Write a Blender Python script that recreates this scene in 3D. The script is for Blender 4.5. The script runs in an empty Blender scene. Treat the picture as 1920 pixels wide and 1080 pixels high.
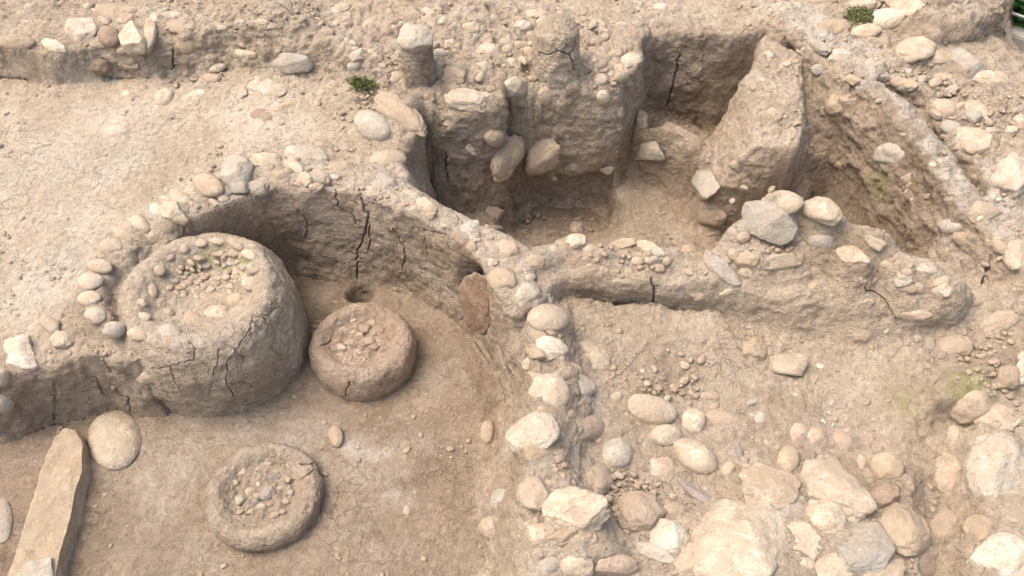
import bpy, bmesh, math, random
import numpy as np
from mathutils import Vector, Matrix, noise as mnoise

# ------------------------------------------------------------------ camera, sky, sun, exposure
scene = bpy.context.scene
C = scene.collection
F_PX = 1493.0                      # focal length in pixels of a 1920 wide frame
PITCH = math.radians(48.0)         # looking down by this much
CAM_Z = 3.7
cam_d = bpy.data.cameras.new('camera'); cam = bpy.data.objects.new('camera', cam_d); C.objects.link(cam)
cam.location = (0, 0, CAM_Z); cam.rotation_euler = (math.pi/2-PITCH, 0, 0)
cam_d.sensor_width = 36.0; cam_d.lens = 36.0*F_PX/1920.0; cam_d.clip_start = 0.05; cam_d.clip_end = 500
scene.camera = cam
SUN_EL = math.radians(64); SUN_AZ = math.radians(-85)     # azimuth measured from +y towards +x
w = bpy.data.worlds.new('World'); scene.world = w; w.use_nodes = True
nt = w.node_tree; bg = nt.nodes['Background']; sky = nt.nodes.new('ShaderNodeTexSky')
sky.sky_type = 'NISHITA'; sky.sun_disc = False; sky.sun_elevation = SUN_EL; sky.sun_rotation = SUN_AZ
sky.air_density = 1.0; sky.dust_density = 6.0; sky.ozone_density = 0.4
veil = nt.nodes.new('ShaderNodeMix'); veil.data_type = 'RGBA'; veil.blend_type = 'MULTIPLY'; veil.inputs[0].default_value = 1; veil.inputs[7].default_value = (1, .97, .92, 1)   # thin warm overcast
nt.links.new(sky.outputs[0], veil.inputs[6]); nt.links.new(veil.outputs[2], bg.inputs[0]); bg.inputs[1].default_value = 0.15
sun_d = bpy.data.lights.new('sun', 'SUN'); sun = bpy.data.objects.new('sun', sun_d); C.objects.link(sun)
sun_d.energy = 0.7; sun_d.angle = math.radians(45); sun_d.color = (1.0, 0.96, 0.90)
sd = Vector((math.sin(SUN_AZ)*math.cos(SUN_EL), math.cos(SUN_AZ)*math.cos(SUN_EL), math.sin(SUN_EL)))
sun.rotation_euler = sd.to_track_quat('Z', 'Y').to_euler()
scene.view_settings.view_transform = 'Standard'; scene.view_settings.look = 'None'
scene.view_settings.exposure = 1.24; scene.view_settings.gamma = 1.0
SP, CP = math.sin(PITCH), math.cos(PITCH)

# ------------------------------------------------------------------ pixel <-> place
def ray(u, v):
    a = (u-960)/F_PX; b = (540-v)/F_PX
    return np.array([a, CP+b*SP, -SP+b*CP])
def W(u, v, z):
    d = ray(u, v); t = (z-CAM_Z)/d[2]
    return np.array([d[0]*t, d[1]*t, z])
def poly(pts, z=None):
    return np.array([W(p[0], p[1], p[2] if len(p) > 2 else z) for p in pts])
def project(p):
    y = p[..., 1]; z = p[..., 2]-CAM_Z
    d = y*CP-z*SP; up = y*SP+z*CP
    return 960+F_PX*p[..., 0]/d, 540-F_PX*up/d

# ------------------------------------------------------------------ vector noise
_rs = np.random.RandomState(7)
_T = _rs.rand(64, 64, 64).astype(np.float32)*2-1
def vn(x, y, z):
    xi = np.floor(x).astype(np.int32); yi = np.floor(y).astype(np.int32); zi = np.floor(z).astype(np.int32)
    fx = (x-xi).astype(np.float32); fy = (y-yi).astype(np.float32); fz = (z-zi).astype(np.float32)
    fx = fx*fx*fx*(fx*(fx*6-15)+10); fy = fy*fy*fy*(fy*(fy*6-15)+10); fz = fz*fz*fz*(fz*(fz*6-15)+10)
    x0 = xi & 63; x1 = (xi+1) & 63; y0 = yi & 63; y1 = (yi+1) & 63; z0 = zi & 63; z1 = (zi+1) & 63
    a = _T[x0, y0, z0]*(1-fx)+_T[x1, y0, z0]*fx; b = _T[x0, y1, z0]*(1-fx)+_T[x1, y1, z0]*fx
    c = _T[x0, y0, z1]*(1-fx)+_T[x1, y0, z1]*fx; d = _T[x0, y1, z1]*(1-fx)+_T[x1, y1, z1]*fx
    return (a*(1-fy)+b*fy)*(1-fz)+(c*(1-fy)+d*fy)*fz
def fbm(x, y, z, s, octv=4, g=.5, ridge=False):
    r = 0; a = 1; n = 0
    for k in range(octv):
        q = vn(x/s+k*17.3, y/s+k*9.1, z/s+k*5.7)
        r = r+a*((1-2*np.abs(q)) if ridge else q); n += a; a *= g; s = s/2.03
    return r/n

# ------------------------------------------------------------------ the lie of the land: one height grid
CELL = 0.010
X0, X1, Y0, Y1 = -5.6, 6.2, 0.7, 8.4
gx = np.arange(X0, X1, CELL); gy = np.arange(Y0, Y1, CELL)
NX, NY = len(gx), len(gy)
GX, GY = np.meshgrid(gx, gy, indexing='ij')
zz0 = np.zeros_like(GX)
WX = GX+0.045*fbm(GX, GY, zz0, .45, 2)
WY = GY+0.045*fbm(GX, GY, zz0+9, .45, 2)

def psd(P, x, y):
    """signed distance to a closed polygon, negative inside"""
    d2 = np.full(x.shape, 1e9); ins = np.zeros(x.shape, bool); n = len(P)
    for i in range(n):
        ax, ay = P[i, 0], P[i, 1]; bx, by = P[(i+1) % n, 0], P[(i+1) % n, 1]
        ex, ey = bx-ax, by-ay
        t = np.clip(((x-ax)*ex+(y-ay)*ey)/(ex*ex+ey*ey+1e-12), 0, 1)
        d2 = np.minimum(d2, (x-ax-t*ex)**2+(y-ay-t*ey)**2)
        if abs(ey) > 1e-12:
            ins ^= ((ay > y) != (by > y)) & (x < ex*(y-ay)/ey+ax)
    return np.where(ins, -1, 1)*np.sqrt(d2)
def interp_z(P, x, y, p=4.0):
    num = 0; den = 0
    for q in P:
        k = 1/(((x-q[0])**2+(y-q[1])**2)+.002)**(p/2); num = num+k*q[2]; den = den+k
    return num/den
def blend(inner, outer, zin=None, gam=1.0, extra=None):
    """inside `inner` the height is its own, outside `outer` it stays what it was, in between a slope"""
    global H
    lo = np.minimum(inner.min(0), outer.min(0)); hi = np.maximum(inner.max(0), outer.max(0))
    i0 = max(0, int((lo[0]-X0-.2)/CELL)); i1 = min(NX, int((hi[0]-X0+.2)/CELL)+1)
    j0 = max(0, int((lo[1]-Y0-.2)/CELL)); j1 = min(NY, int((hi[1]-Y0+.2)/CELL)+1)
    s = np.s_[i0:i1, j0:j1]; x = WX[s]; y = WY[s]
    di = np.maximum(psd(inner, x, y), 0); do = np.maximum(-psd(outer, x, y), 0)
    t = np.where(di <= 0, 0, np.where(do <= 0, 1, di/(di+do+1e-9)))**gam
    zi = interp_z(inner if extra is None else np.vstack([inner, extra]), x, y) if zin is None else zin
    H[s] = zi*(1-t)+H[s]*t
def grow(P, d, centre=None):
    c = P[:, :2].mean(0) if centre is None else np.array(centre)
    Q = P.copy(); v = P[:, :2]-c; Q[:, :2] = P[:, :2]+v/np.linalg.norm(v, axis=1)[:, None]*d
    return Q

base_pts = poly([(0,0,.62),(0,150,.60),(0,300,.57),(0,450,.53),(0,620,.45),(150,620,.46),(300,250,.58),(250,380,.56),(500,270,.6),(640,200,.62),
 (-300,300,.55),(-300,700,.42),(700,110,.72),(820,60,.84),(900,60,.84),(850,160,.72),(1000,200,.64),(1150,100,.76),(1250,30,.70),(1450,60,.70),(1600,90,.76),
 (1700,200,.74),(1800,330,.72),(1900,430,.68),(1750,60,.82),(1900,160,.80),(1900,300,.78),(2050,300,.8),(1900,600,.55),(1850,560,.56),(1880,900,.47),
 (1880,1080,.45),(1600,700,.36),(1300,700,.34),(1300,850,.32),(1550,850,.30),(1100,700,.39),(1100,1000,.39),(1500,1000,.40),(1700,850,.33),(1720,1000,.33),
 (2100,700,.5),(2100,1100,.5),(1100,1300,.4),(1800,1400,.4),(-100,1100,.3),(1040,-60,.60),(0,-200,.8),(1900,-100,.7),(600,-300,.8),(1400,-300,.7)])
def tps(P):
    n = len(P); d = np.linalg.norm(P[:, None, :2]-P[None, :, :2], axis=2)
    K = np.where(d > 0, d*d*np.log(d+1e-12), 0)+np.eye(n)*.02
    A = np.zeros((n+3, n+3)); A[:n, :n] = K; A[:n, n] = 1; A[:n, n+1:] = P[:, :2]; A[n, :n] = 1; A[n+1:, :n] = P[:, :2].T
    return np.linalg.solve(A, np.r_[P[:, 2], 0, 0, 0])
_w = tps(base_pts)
_cx = np.arange(X0, X1+.1, .1); _cy = np.arange(Y0, Y1+.1, .1); _A, _B = np.meshgrid(_cx, _cy, indexing='ij')
_h = _w[-3]+_w[-2]*_A+_w[-1]*_B
for _k, _p in enumerate(base_pts):
    _r2 = (_A-_p[0])**2+(_B-_p[1])**2; _h += _w[_k]*.5*_r2*np.log(_r2+1e-12)
_h = np.clip(_h, .25, .95)
def bil(G, x, y, x0=X0, y0=Y0, c=CELL):
    fx = np.clip((x-x0)/c, 0, G.shape[0]-1.001); fy = np.clip((y-y0)/c, 0, G.shape[1]-1.001)
    i = fx.astype(int); j = fy.astype(int); fx = fx-i; fy = fy-j
    return (G[i, j]*(1-fx)+G[i+1, j]*fx)*(1-fy)+(G[i, j+1]*(1-fx)+G[i+1, j+1]*fx)*fy
H = bil(_h, GX, GY, X0, Y0, .1)

# upper left terrace and its scarp
ter_top = poly([(-400,88,.86),(0,90,.84),(90,100,.82),(180,92,.82),(262,88,.83),(320,50,.86),(430,55,.86),(560,62,.86),(630,85,.84),(700,110,.82),(750,120,.80),(760,0,.86),(700,-150,.86),(-400,-150,.86)])
ter_bot = poly([(-400,142,.60),(0,137,.60),(120,142,.60),(200,142,.60),(330,142,.60),(430,134,.60),(540,146,.62),(620,150,.62),(680,168,.62),(760,185,.66),(830,150,.74),(850,0,.84),(800,-200,.8),(-500,-200,.8)])
blend(ter_top, ter_bot)
# low path behind the rubble
pa_in = poly([(965,8,.60),(1128,6,.60),(1180,-60,.6),(900,-60,.6)]); pa_out = poly([(940,24,.74),(1150,22,.72),(1330,-60,.7),(700,-60,.8)])
blend(pa_in, pa_out, .58)

# the round room
room_rim = poly([(-400,770,.40),(0,738,.40),(60,735,.40),(110,718,.42),(150,700,.42),(200,708,.42),(250,722,.36),(310,700,.36),(300,640,.46),(228,590,.50),(240,520,.52),(310,452,.55),(380,415,.57),(450,392,.58),
 (520,374,.60),(600,370,.60),(690,385,.59),(760,410,.58),(830,453,.58),(885,492,.57),(922,550,.52),(955,610,.46),(985,680,.43),(990,760,.42),(985,830,.42),(975,900,.42),(970,1000,.42),(965,1100,.42),(960,1500,.42),(-400,1500,.4)])
room_base = poly([(-400,870),(0,838),(100,795),(180,777),(240,768),(300,780),(350,740),(350,600),(400,530),(480,505),(540,508),(590,516),(650,525),(740,537),(800,562),(860,602),(900,645),(932,690),
 (948,740),(938,800),(918,880),(908,960),(905,1080),(900,1500),(-400,1500)], 0)
blend(room_base, room_rim, 0.0, 1.25)

# the great pit (centre, upper and right bays)
pit_rim = poly([(775,335,.62),(748,280,.62),(790,252,.62),(835,234,.62),(935,226,.60),(970,252,.57),(982,292,.48),(1046,302,.46),(1056,266,.55),(1078,264,.56),(1115,240,.60),(1165,186,.64),(1195,130,.68),(1195,80,.70),(1222,56,.70),(1300,62,.70),
 (1425,64,.70),(1505,100,.70),(1590,118,.70),(1640,165,.70),(1680,225,.70),(1712,285,.70),(1735,335,.69),(1772,390,.67),(1830,455,.65),(1880,512,.62),(1895,535,.58),
 (1815,520,.64),(1750,480,.70),(1650,425,.76),(1560,386,.80),(1500,364,.80),(1430,374,.78),(1380,407,.72),(1325,454,.62),(1250,449,.62),(1130,452,.62),(1070,442,.62),(970,438,.62),(920,424,.62),(855,398,.62),(810,365,.62)])
pit_fl = poly([(800,390,-.16),(860,392,-.16),(955,394,-.16),(985,412,-.16),(1044,412,-.16),(1056,398,-.16),(1078,412,-.16),(1130,402,-.16),(1150,335,-.15),(1190,290,-.12),(1196,240,-.07),(1225,222,-.07),(1330,236,-.07),(1400,225,-.07),(1500,290,-.08),(1550,325,-.10),(1600,335,-.10),
 (1640,385,-.1),(1690,450,-.1),(1740,520,-.1),(1745,570,-.1),(1640,570,-.12),(1500,540,-.15),(1350,530,-.16),(1100,520,-.16),(960,505,-.16),(870,470,-.16)])
blend(pit_fl, pit_rim, None, 1.15)
blend(poly([(955,392),(1140,390),(1145,440),(960,445)], -.36), poly([(935,376),(1165,376),(1180,480),(900,480)], -.16), -.38)
# partition block between the upper and right bays, low thin wall, rock nose
part_top = poly([(1432,60,.70),(1500,100,.69),(1505,200,.67),(1503,282,.61),(1440,284,.60),(1368,274,.60),(1388,200,.66),(1415,120,.69)])
part_bot = poly([(1415,55,.7),(1515,80,.7),(1525,240,-.1),(1530,330,-.1),(1500,420,-.15),(1400,436,-.15),(1325,438,-.15),(1305,400,-.15),(1318,340,-.15),(1352,236,-.07),(1385,180,.3),(1408,110,.6)])
blend(part_top, part_bot)
blend(poly([(1188,203,.37),(1225,212,.37),(1290,241,.36),(1352,274,.35),(1348,298,.32),(1285,270,.33),(1215,238,.34),(1186,226,.34)]),
      poly([(1180,215,-.07),(1200,196,-.02),(1300,236,-.07),(1368,262,-.07),(1366,380,-.15),(1290,372,-.15),(1230,350,-.15),(1180,332,-.15)]))
blend(poly([(1200,265,.10),(1235,285,.06),(1228,300,.04),(1202,290,.06)]), poly([(1188,262,0),(1245,262,0),(1250,325,-.15),(1200,330,-.15)]))
blend(poly([(1312,348,.16),(1350,330,.2),(1350,380,.1),(1320,385,.08)]), poly([(1290,330,-.15),(1370,300,-.1),(1370,438,-.15),(1318,440,-.15),(1292,405,-.15)]))
# ledges inside the right bay
blend(poly([(1514,175,.50),(1590,185,.50),(1645,238,.46),(1680,290,.42),(1640,305,.26),(1560,290,.24),(1514,285,.3)]), poly([(1506,110,.7),(1600,122,.7),(1672,215,.7),(1722,300,.55),(1660,345,.0),(1560,325,-.1),(1508,320,-.1)]))
blend(poly([(1668,372,.18),(1700,385,.30),(1760,425,.40),(1830,490,.44),(1800,545,.36),(1700,480,.18),(1650,430,.08)]), poly([(1640,350,-.05),(1720,345,.5),(1775,395,.66),(1840,462,.64),(1885,515,.6),(1830,590,.2),(1700,540,-.1),(1630,440,-.1)]))

# round room wall crown, slightly proud of the ground outside
cw_top = poly([(300,424,0.620),(380,402,0.635),(450,378,0.655),(520,360,0.675),(600,356,0.685),(690,372,0.675),(760,398,0.675),(830,440,0.665),(880,482,0.655),(925,530,0.615),(960,590,0.555),(1000,560,0.595),(1010,520,0.615),(990,470,0.655),(930,436,0.675),(870,412,0.675),
 (800,372,0.685),(755,345,0.685),(715,330,0.695),(630,322,0.695),(560,302,0.695),(480,312,0.685),(430,330,0.675),(370,358,0.655),(310,395,0.635)])
cw_out = poly([(270,440,.56),(380,410,.58),(450,388,.59),(520,368,.60),(600,364,.61),(690,380,.60),(760,406,.6),(830,448,.6),(884,490,.58),(922,545,.54),(955,608,.47),(1040,580,.5),(1060,500,.56),(1010,440,.62),(935,424,.62),(880,402,.62),
 (815,364,.62),(770,330,.62),(720,300,.61),(640,296,.6),(560,276,.59),(470,290,.59),(410,312,.58),(340,350,.57),(270,395,.56)])
blend(cw_top, cw_out)

blend(poly([(252,438,.585),(205,462,.575),(172,510,.565),(158,560,.56),(175,605,.55),(215,632,.54),(232,622,.53),(205,590,.55),(188,556,.56),(200,515,.565),(230,475,.575),(262,455,.585)]),
      poly([(270,420,.57),(200,440,.54),(150,500,.51),(132,560,.48),(145,620,.46),(210,655,.43),(262,640,.47),(222,590,.48),(214,556,.49),(224,520,.50),(250,490,.52),(285,462,.55)]))

# mid right wall
mw_top = poly([(1000,470,0.650),(1070,448,0.660),(1130,458,0.660),(1250,455,0.660),(1325,460,0.660),(1382,410,.79),(1430,378,.86),(1500,366,.90),(1560,386,.89),(1650,422,.86),(1750,480,0.79),(1806,520,0.72),(1800,560,0.605),
 (1750,580,0.545),(1650,585,0.525),(1550,575,0.545),(1450,556,0.565),(1380,545,0.575),(1250,537,0.565),(1150,527,0.565),(1070,520,0.565),(1010,540,0.565)])
mw_out = poly([(985,440,.62),(1070,438,.63),(1130,448,.63),(1250,445,.63),(1325,450,.63),(1374,398,.72),(1428,364,.8),(1500,352,.84),(1566,374,.84),(1658,416,.78),(1755,476,.71),(1822,520,.65),(1825,575,.5),
 (1800,606,.42),(1740,650,.38),(1640,655,.36),(1500,640,.36),(1350,605,.35),(1200,582,.35),(1060,572,.36),(1000,600,.40)])
blend(mw_top, mw_out, None, .8, extra=poly([(1500,470,.72),(1600,480,.76),(1430,460,.74),(1300,490,.61),(1700,520,.71),(1530,540,.60),(1650,560,.58)]))
blend(poly([(1690,490,.78),(1760,498,.77),(1803,528,.73),(1800,566,.66),(1745,590,.60),(1690,565,.64)]), poly([(1640,440,.8),(1755,470,.76),(1824,520,.68),(1832,580,.5),(1770,632,.40),(1660,610,.48),(1640,520,.68)]))
# dividing wall running down the frame
dw_top = poly([(985,590,0.570),(1050,585,0.560),(1062,680,0.540),(1060,760,0.540),(1050,850,0.530),(1100,930,0.520),(1130,1010,0.520),(1000,1040,0.490),(985,900,0.530),(975,830,0.540),(1000,760,0.540),(1000,680,0.540)])
dw_out = poly([(972,560,.5),(1075,560,.45),(1100,680,.4),(1110,760,.4),(1110,850,.38),(1160,930,.38),(1180,1060,.38),(980,1120,.4),(962,900,.42),(958,820,.42),(985,750,.42),(985,650,.42)])
blend(dw_top, dw_out)
# diagonal plastered ridge on the right
rg_top = poly([(1430,10,.76),(1500,70,.76),(1560,125,.77),(1620,170,.77),(1672,225,.77),(1722,285,.76),(1762,340,.75),(1800,390,.73),(1880,480,.70),(1918,512,.68),(1960,520,.66),(1900,440,.70),(1830,350,.75),(1770,270,.77),(1700,190,.78),(1640,130,.78),(1540,80,.78),(1470,10,.78)])
rg_out = poly([(1400,10,.70),(1480,75,.70),(1545,130,.70),(1605,175,.70),(1660,230,.70),(1712,292,.70),(1752,345,.69),(1790,398,.66),(1870,492,.63),(1900,540,.6),(2000,560,.6),(1930,420,.68),(1850,330,.72),(1790,260,.74),(1720,180,.74),(1660,110,.75),(1560,60,.75),(1500,0,.72)])
blend(rg_top, rg_out)
# lump top left, rubble mound behind, block at far right
blend(poly([(438,15,.98),(520,5,1.0),(575,30,.96),(560,50,.93),(480,60,.92),(440,50,.92)]), poly([(425,0,.86),(540,-25,.86),(620,20,.86),(650,120,.66),(560,118,.62),(470,118,.60),(432,100,.62)]))
blend(poly([(1700,20,1.0),(1760,-10,1.05),(1880,-10,1.05),(1880,15,1.02),(1850,35,1.0),(1760,50,.98)]), poly([(1660,0,.82),(1700,-50,.82),(1910,-60,.6),(1893,60,.6),(1862,112,.62),(1790,118,.66),(1700,60,.80)]))
_up = np.clip(.5-psd(poly([(560,60,.8),(700,20,.8),(960,25,.75),(1150,60,.75),(1190,95,.72),(1150,180,.64),(960,215,.62),(840,225,.62),(760,250,.62),(690,200,.62),(640,190,.62)]), WX, WY)/.15, 0, 1)
H += _up*(.055*fbm(GX, GY, zz0+21, .30, 3, .55)+.03*fbm(GX, GY, zz0+22, .11, 2, .5, True))
_rt = np.clip(.5-psd(poly([(1480,0,.8),(1700,0,.8),(1900,120,.8),(2100,200,.8),(2100,520,.6),(1900,480,.6),(1830,350,.72),(1720,190,.75),(1600,90,.75)]), WX, WY)/.2, 0, 1)
H += _rt*(.045*fbm(GX, GY, zz0+31, .34, 3, .55)+.03*fbm(GX, GY, zz0+32, .12, 2, .5, True))
_br = np.clip(.5-psd(poly([(1390,890,.35),(1700,900,.35),(1750,980,.35),(1760,1300,.35),(1280,1300,.4),(1290,1010,.4)]), WX, WY)/.2, 0, 1)
H += _br*(.05+.05*fbm(GX, GY, zz0+41, .3, 3, .55))
_rb = np.clip(.5-psd(poly([(1700,740,.35),(1800,660,.5),(2100,600,.5),(2100,1300,.45),(1690,1300,.3)]), WX, WY)/.2, 0, 1)
H += _rb*(.05*fbm(GX, GY, zz0+51, .26, 3, .55)+.035*fbm(GX, GY, zz0+52, .1, 2, .5, True))
# lower ground beyond the block, top right corner
blend(poly([(1868,95,.42),(1930,130,.42),(2150,200,.42),(2150,-60,.42),(1905,-60,.42),(1900,60,.42)]), poly([(1845,100,.7),(1925,150,.78),(2200,260,.8),(2200,-100,.5),(1890,-120,.7),(1880,50,.7)]), .42)
# right border: sunken channel, outcrop
blend(poly([(1722,840,.30),(1745,800,.31),(1775,810,.33),(1770,900,.31),(1755,1080,.30),(1740,1200,.30),(1722,980,.30)]), poly([(1690,800,.34),(1730,720,.36),(1830,740,.42),(1840,900,.42),(1830,1080,.42),(1760,1300,.4),(1695,1000,.33)]))
blend(poly([(1735,735,.50),(1790,690,.56),(1860,665,.60),(2000,640,.62),(2000,700,.58),(1880,720,.54),(1790,760,.46)]), poly([(1712,755,.34),(1770,670,.5),(1860,640,.55),(2050,600,.6),(2050,800,.5),(1880,770,.46),(1790,790,.34)]))
# seated hollow south of the mid wall
def dent(u, v, z, rx, ry, dz, p=2):
    global H
    c = W(u, v, z); q = ((WX-c[0])/rx)**2+((WY-c[1])/ry)**2
    H = H+dz*np.exp(-q**(p/2))
# the two clay mounds and small features on the room floor are solids of their own; the floor gets shallow wear
dent(670,800,0,.35,.12,-.012); dent(330,880,0,.3,.2,.015); dent(750,900,0,.3,.3,.01)
dent(676,546,0,.072,.055,-.20,6)       # the post hole
dent(895,545,.28,.06,.16,0)
H0 = H.copy()
def blur(A, n):
    for _ in range(n):
        A[1:-1] = (A[:-2]+2*A[1:-1]+A[2:])/4; A[:, 1:-1] = (A[:, :-2]+2*A[:, 1:-1]+A[:, 2:])/4
    return A
H = blur(H, 2)

# ------------------------------------------------------------------ surface roughness and soil tint maps
def region(P, soft=.12):
    lo = P.min(0)-.5; hi = P.max(0)+.5; out = np.zeros_like(H)
    i0 = max(0, int((lo[0]-X0)/CELL)); i1 = min(NX, int((hi[0]-X0)/CELL)); j0 = max(0, int((lo[1]-Y0)/CELL)); j1 = min(NY, int((hi[1]-Y0)/CELL))
    if i1 <= i0 or j1 <= j0: return out
    s = np.s_[i0:i1, j0:j1]; out[s] = np.clip(.5-psd(P, WX[s], WY[s])/soft, 0, 1); return out
m_room = region(room_base, .08)
m_left = region(poly([(-400,150,.6),(200,150,.6),(640,190,.6),(700,300,.6),(560,280,.6),(380,340,.6),(230,430,.55),(150,520,.5),(100,640,.45),(-400,620,.45)]), .3)
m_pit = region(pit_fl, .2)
m_se = region(poly([(1060,600,.36),(1350,620,.36),(1640,670,.36),(1720,760,.3),(1720,1000,.3),(1100,1200,.4),(1080,800,.4)]), .2)
ROUGH = 1.25-.88*m_room-.72*m_left-.35*m_pit-.35*m_se+.5*_up+.3*_rt
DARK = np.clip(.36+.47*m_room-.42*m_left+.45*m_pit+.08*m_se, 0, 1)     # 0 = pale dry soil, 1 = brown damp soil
CHALK = np.clip(region(rg_out, .06)*.9+region(cw_out, .1)*.45+region(dw_out, .1)*.25+_rt*.2+region(poly([(1640,360,.2),(1760,400,.2),(1880,520,.2),(1700,520,.0)]), .2)*.25, 0, 1)
for (_u, _v, _r, _a) in ((690,865,.16,.9),(640,850,.12,.7),(740,890,.10,.7),(765,957,.07,.9),(560,820,.2,.5),(330,650,.2,.6),(420,700,.2,.5),(300,880,.2,.4),(120,330,.4,.6),(60,520,.3,.5)):
    _c = W(_u, _v, 0 if _v > 770 or _u > 560 else .5); CHALK = np.maximum(CHALK, _a*np.exp(-((GX-_c[0])**2+(GY-_c[1])**2)/_r**2))
DARK = np.clip(DARK+.34*fbm(GX, GY, zz0+61, .7, 4, .6)+.15*fbm(GX, GY, zz0+62, .15, 3, .6), 0, 1)
DARK = np.maximum(DARK, region(poly([(1850,95,.42),(1925,135,.42),(2150,200,.42),(2150,-60,.42),(1905,-60,.42)]), .1))
MOSS = []
def moss(u, v, z, r, a):
    MOSS.append((u, v, r, a))
moss(450,505,.5,.13,.55); moss(400,485,.5,.13,.45); moss(1655,345,.45,.16,.55); moss(1820,725,.5,.17,.55); moss(1690,760,.35,.12,.45); moss(684,160,.64,.10,.6); moss(1610,30,.8,.14,.8); moss(680,210,.6,.15,.3)

# ------------------------------------------------------------------ materials
def mat_nodes(name):
    m = bpy.data.materials.new(name); m.use_nodes = True; n = m.node_tree; n.nodes.clear()
    out = n.nodes.new('ShaderNodeOutputMaterial'); b = n.nodes.new('ShaderNodeBsdfPrincipled'); n.links.new(b.outputs[0], out.inputs[0])
    b.inputs['Specular IOR Level'].default_value = .15
    return m, n, b
def N(n, t, **kw):
    o = n.nodes.new(t)
    for k, v in kw.items():
        if k in ('inputs',):
            for a, c in v.items(): o.inputs[a].default_value = c
        else: setattr(o, k, v)
    return o
def noise(n, vec, scale, detail=5, rough=.6, dist=0):
    o = N(n, 'ShaderNodeTexNoise', inputs={'Scale': scale, 'Detail': detail, 'Roughness': rough, 'Distortion': dist}); n.links.new(vec, o.inputs['Vector']); return o
def ramp(n, fac, stops):
    o = n.nodes.new('ShaderNodeValToRGB'); e = o.color_ramp.elements
    while len(e) < len(stops): e.new(.5)
    for k, (p, c) in enumerate(stops): e[k].position = p; e[k].color = (*c, 1) if len(c) == 3 else c
    n.links.new(fac, o.inputs[0]); return o
def mixc(n, fac, a, b, mode='MIX'):
    o = N(n, 'ShaderNodeMix', data_type='RGBA', blend_type=mode)
    for s, v in ((0, fac), (6, a), (7, b)):
        if hasattr(v, 'is_linked') or isinstance(v, bpy.types.NodeSocket): n.links.new(v, o.inputs[s])
        elif s == 0: o.inputs[0].default_value = v
        else: o.inputs[s].default_value = (*v, 1)
    return o.outputs[2]
def math_(n, op, a, b=None):
    o = N(n, 'ShaderNodeMath', operation=op)
    for s, v in ((0, a), (1, b)):
        if v is None: continue
        if isinstance(v, bpy.types.NodeSocket): n.links.new(v, o.inputs[s])
        else: o.inputs[s].default_value = v
    return o.outputs[0]

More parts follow.
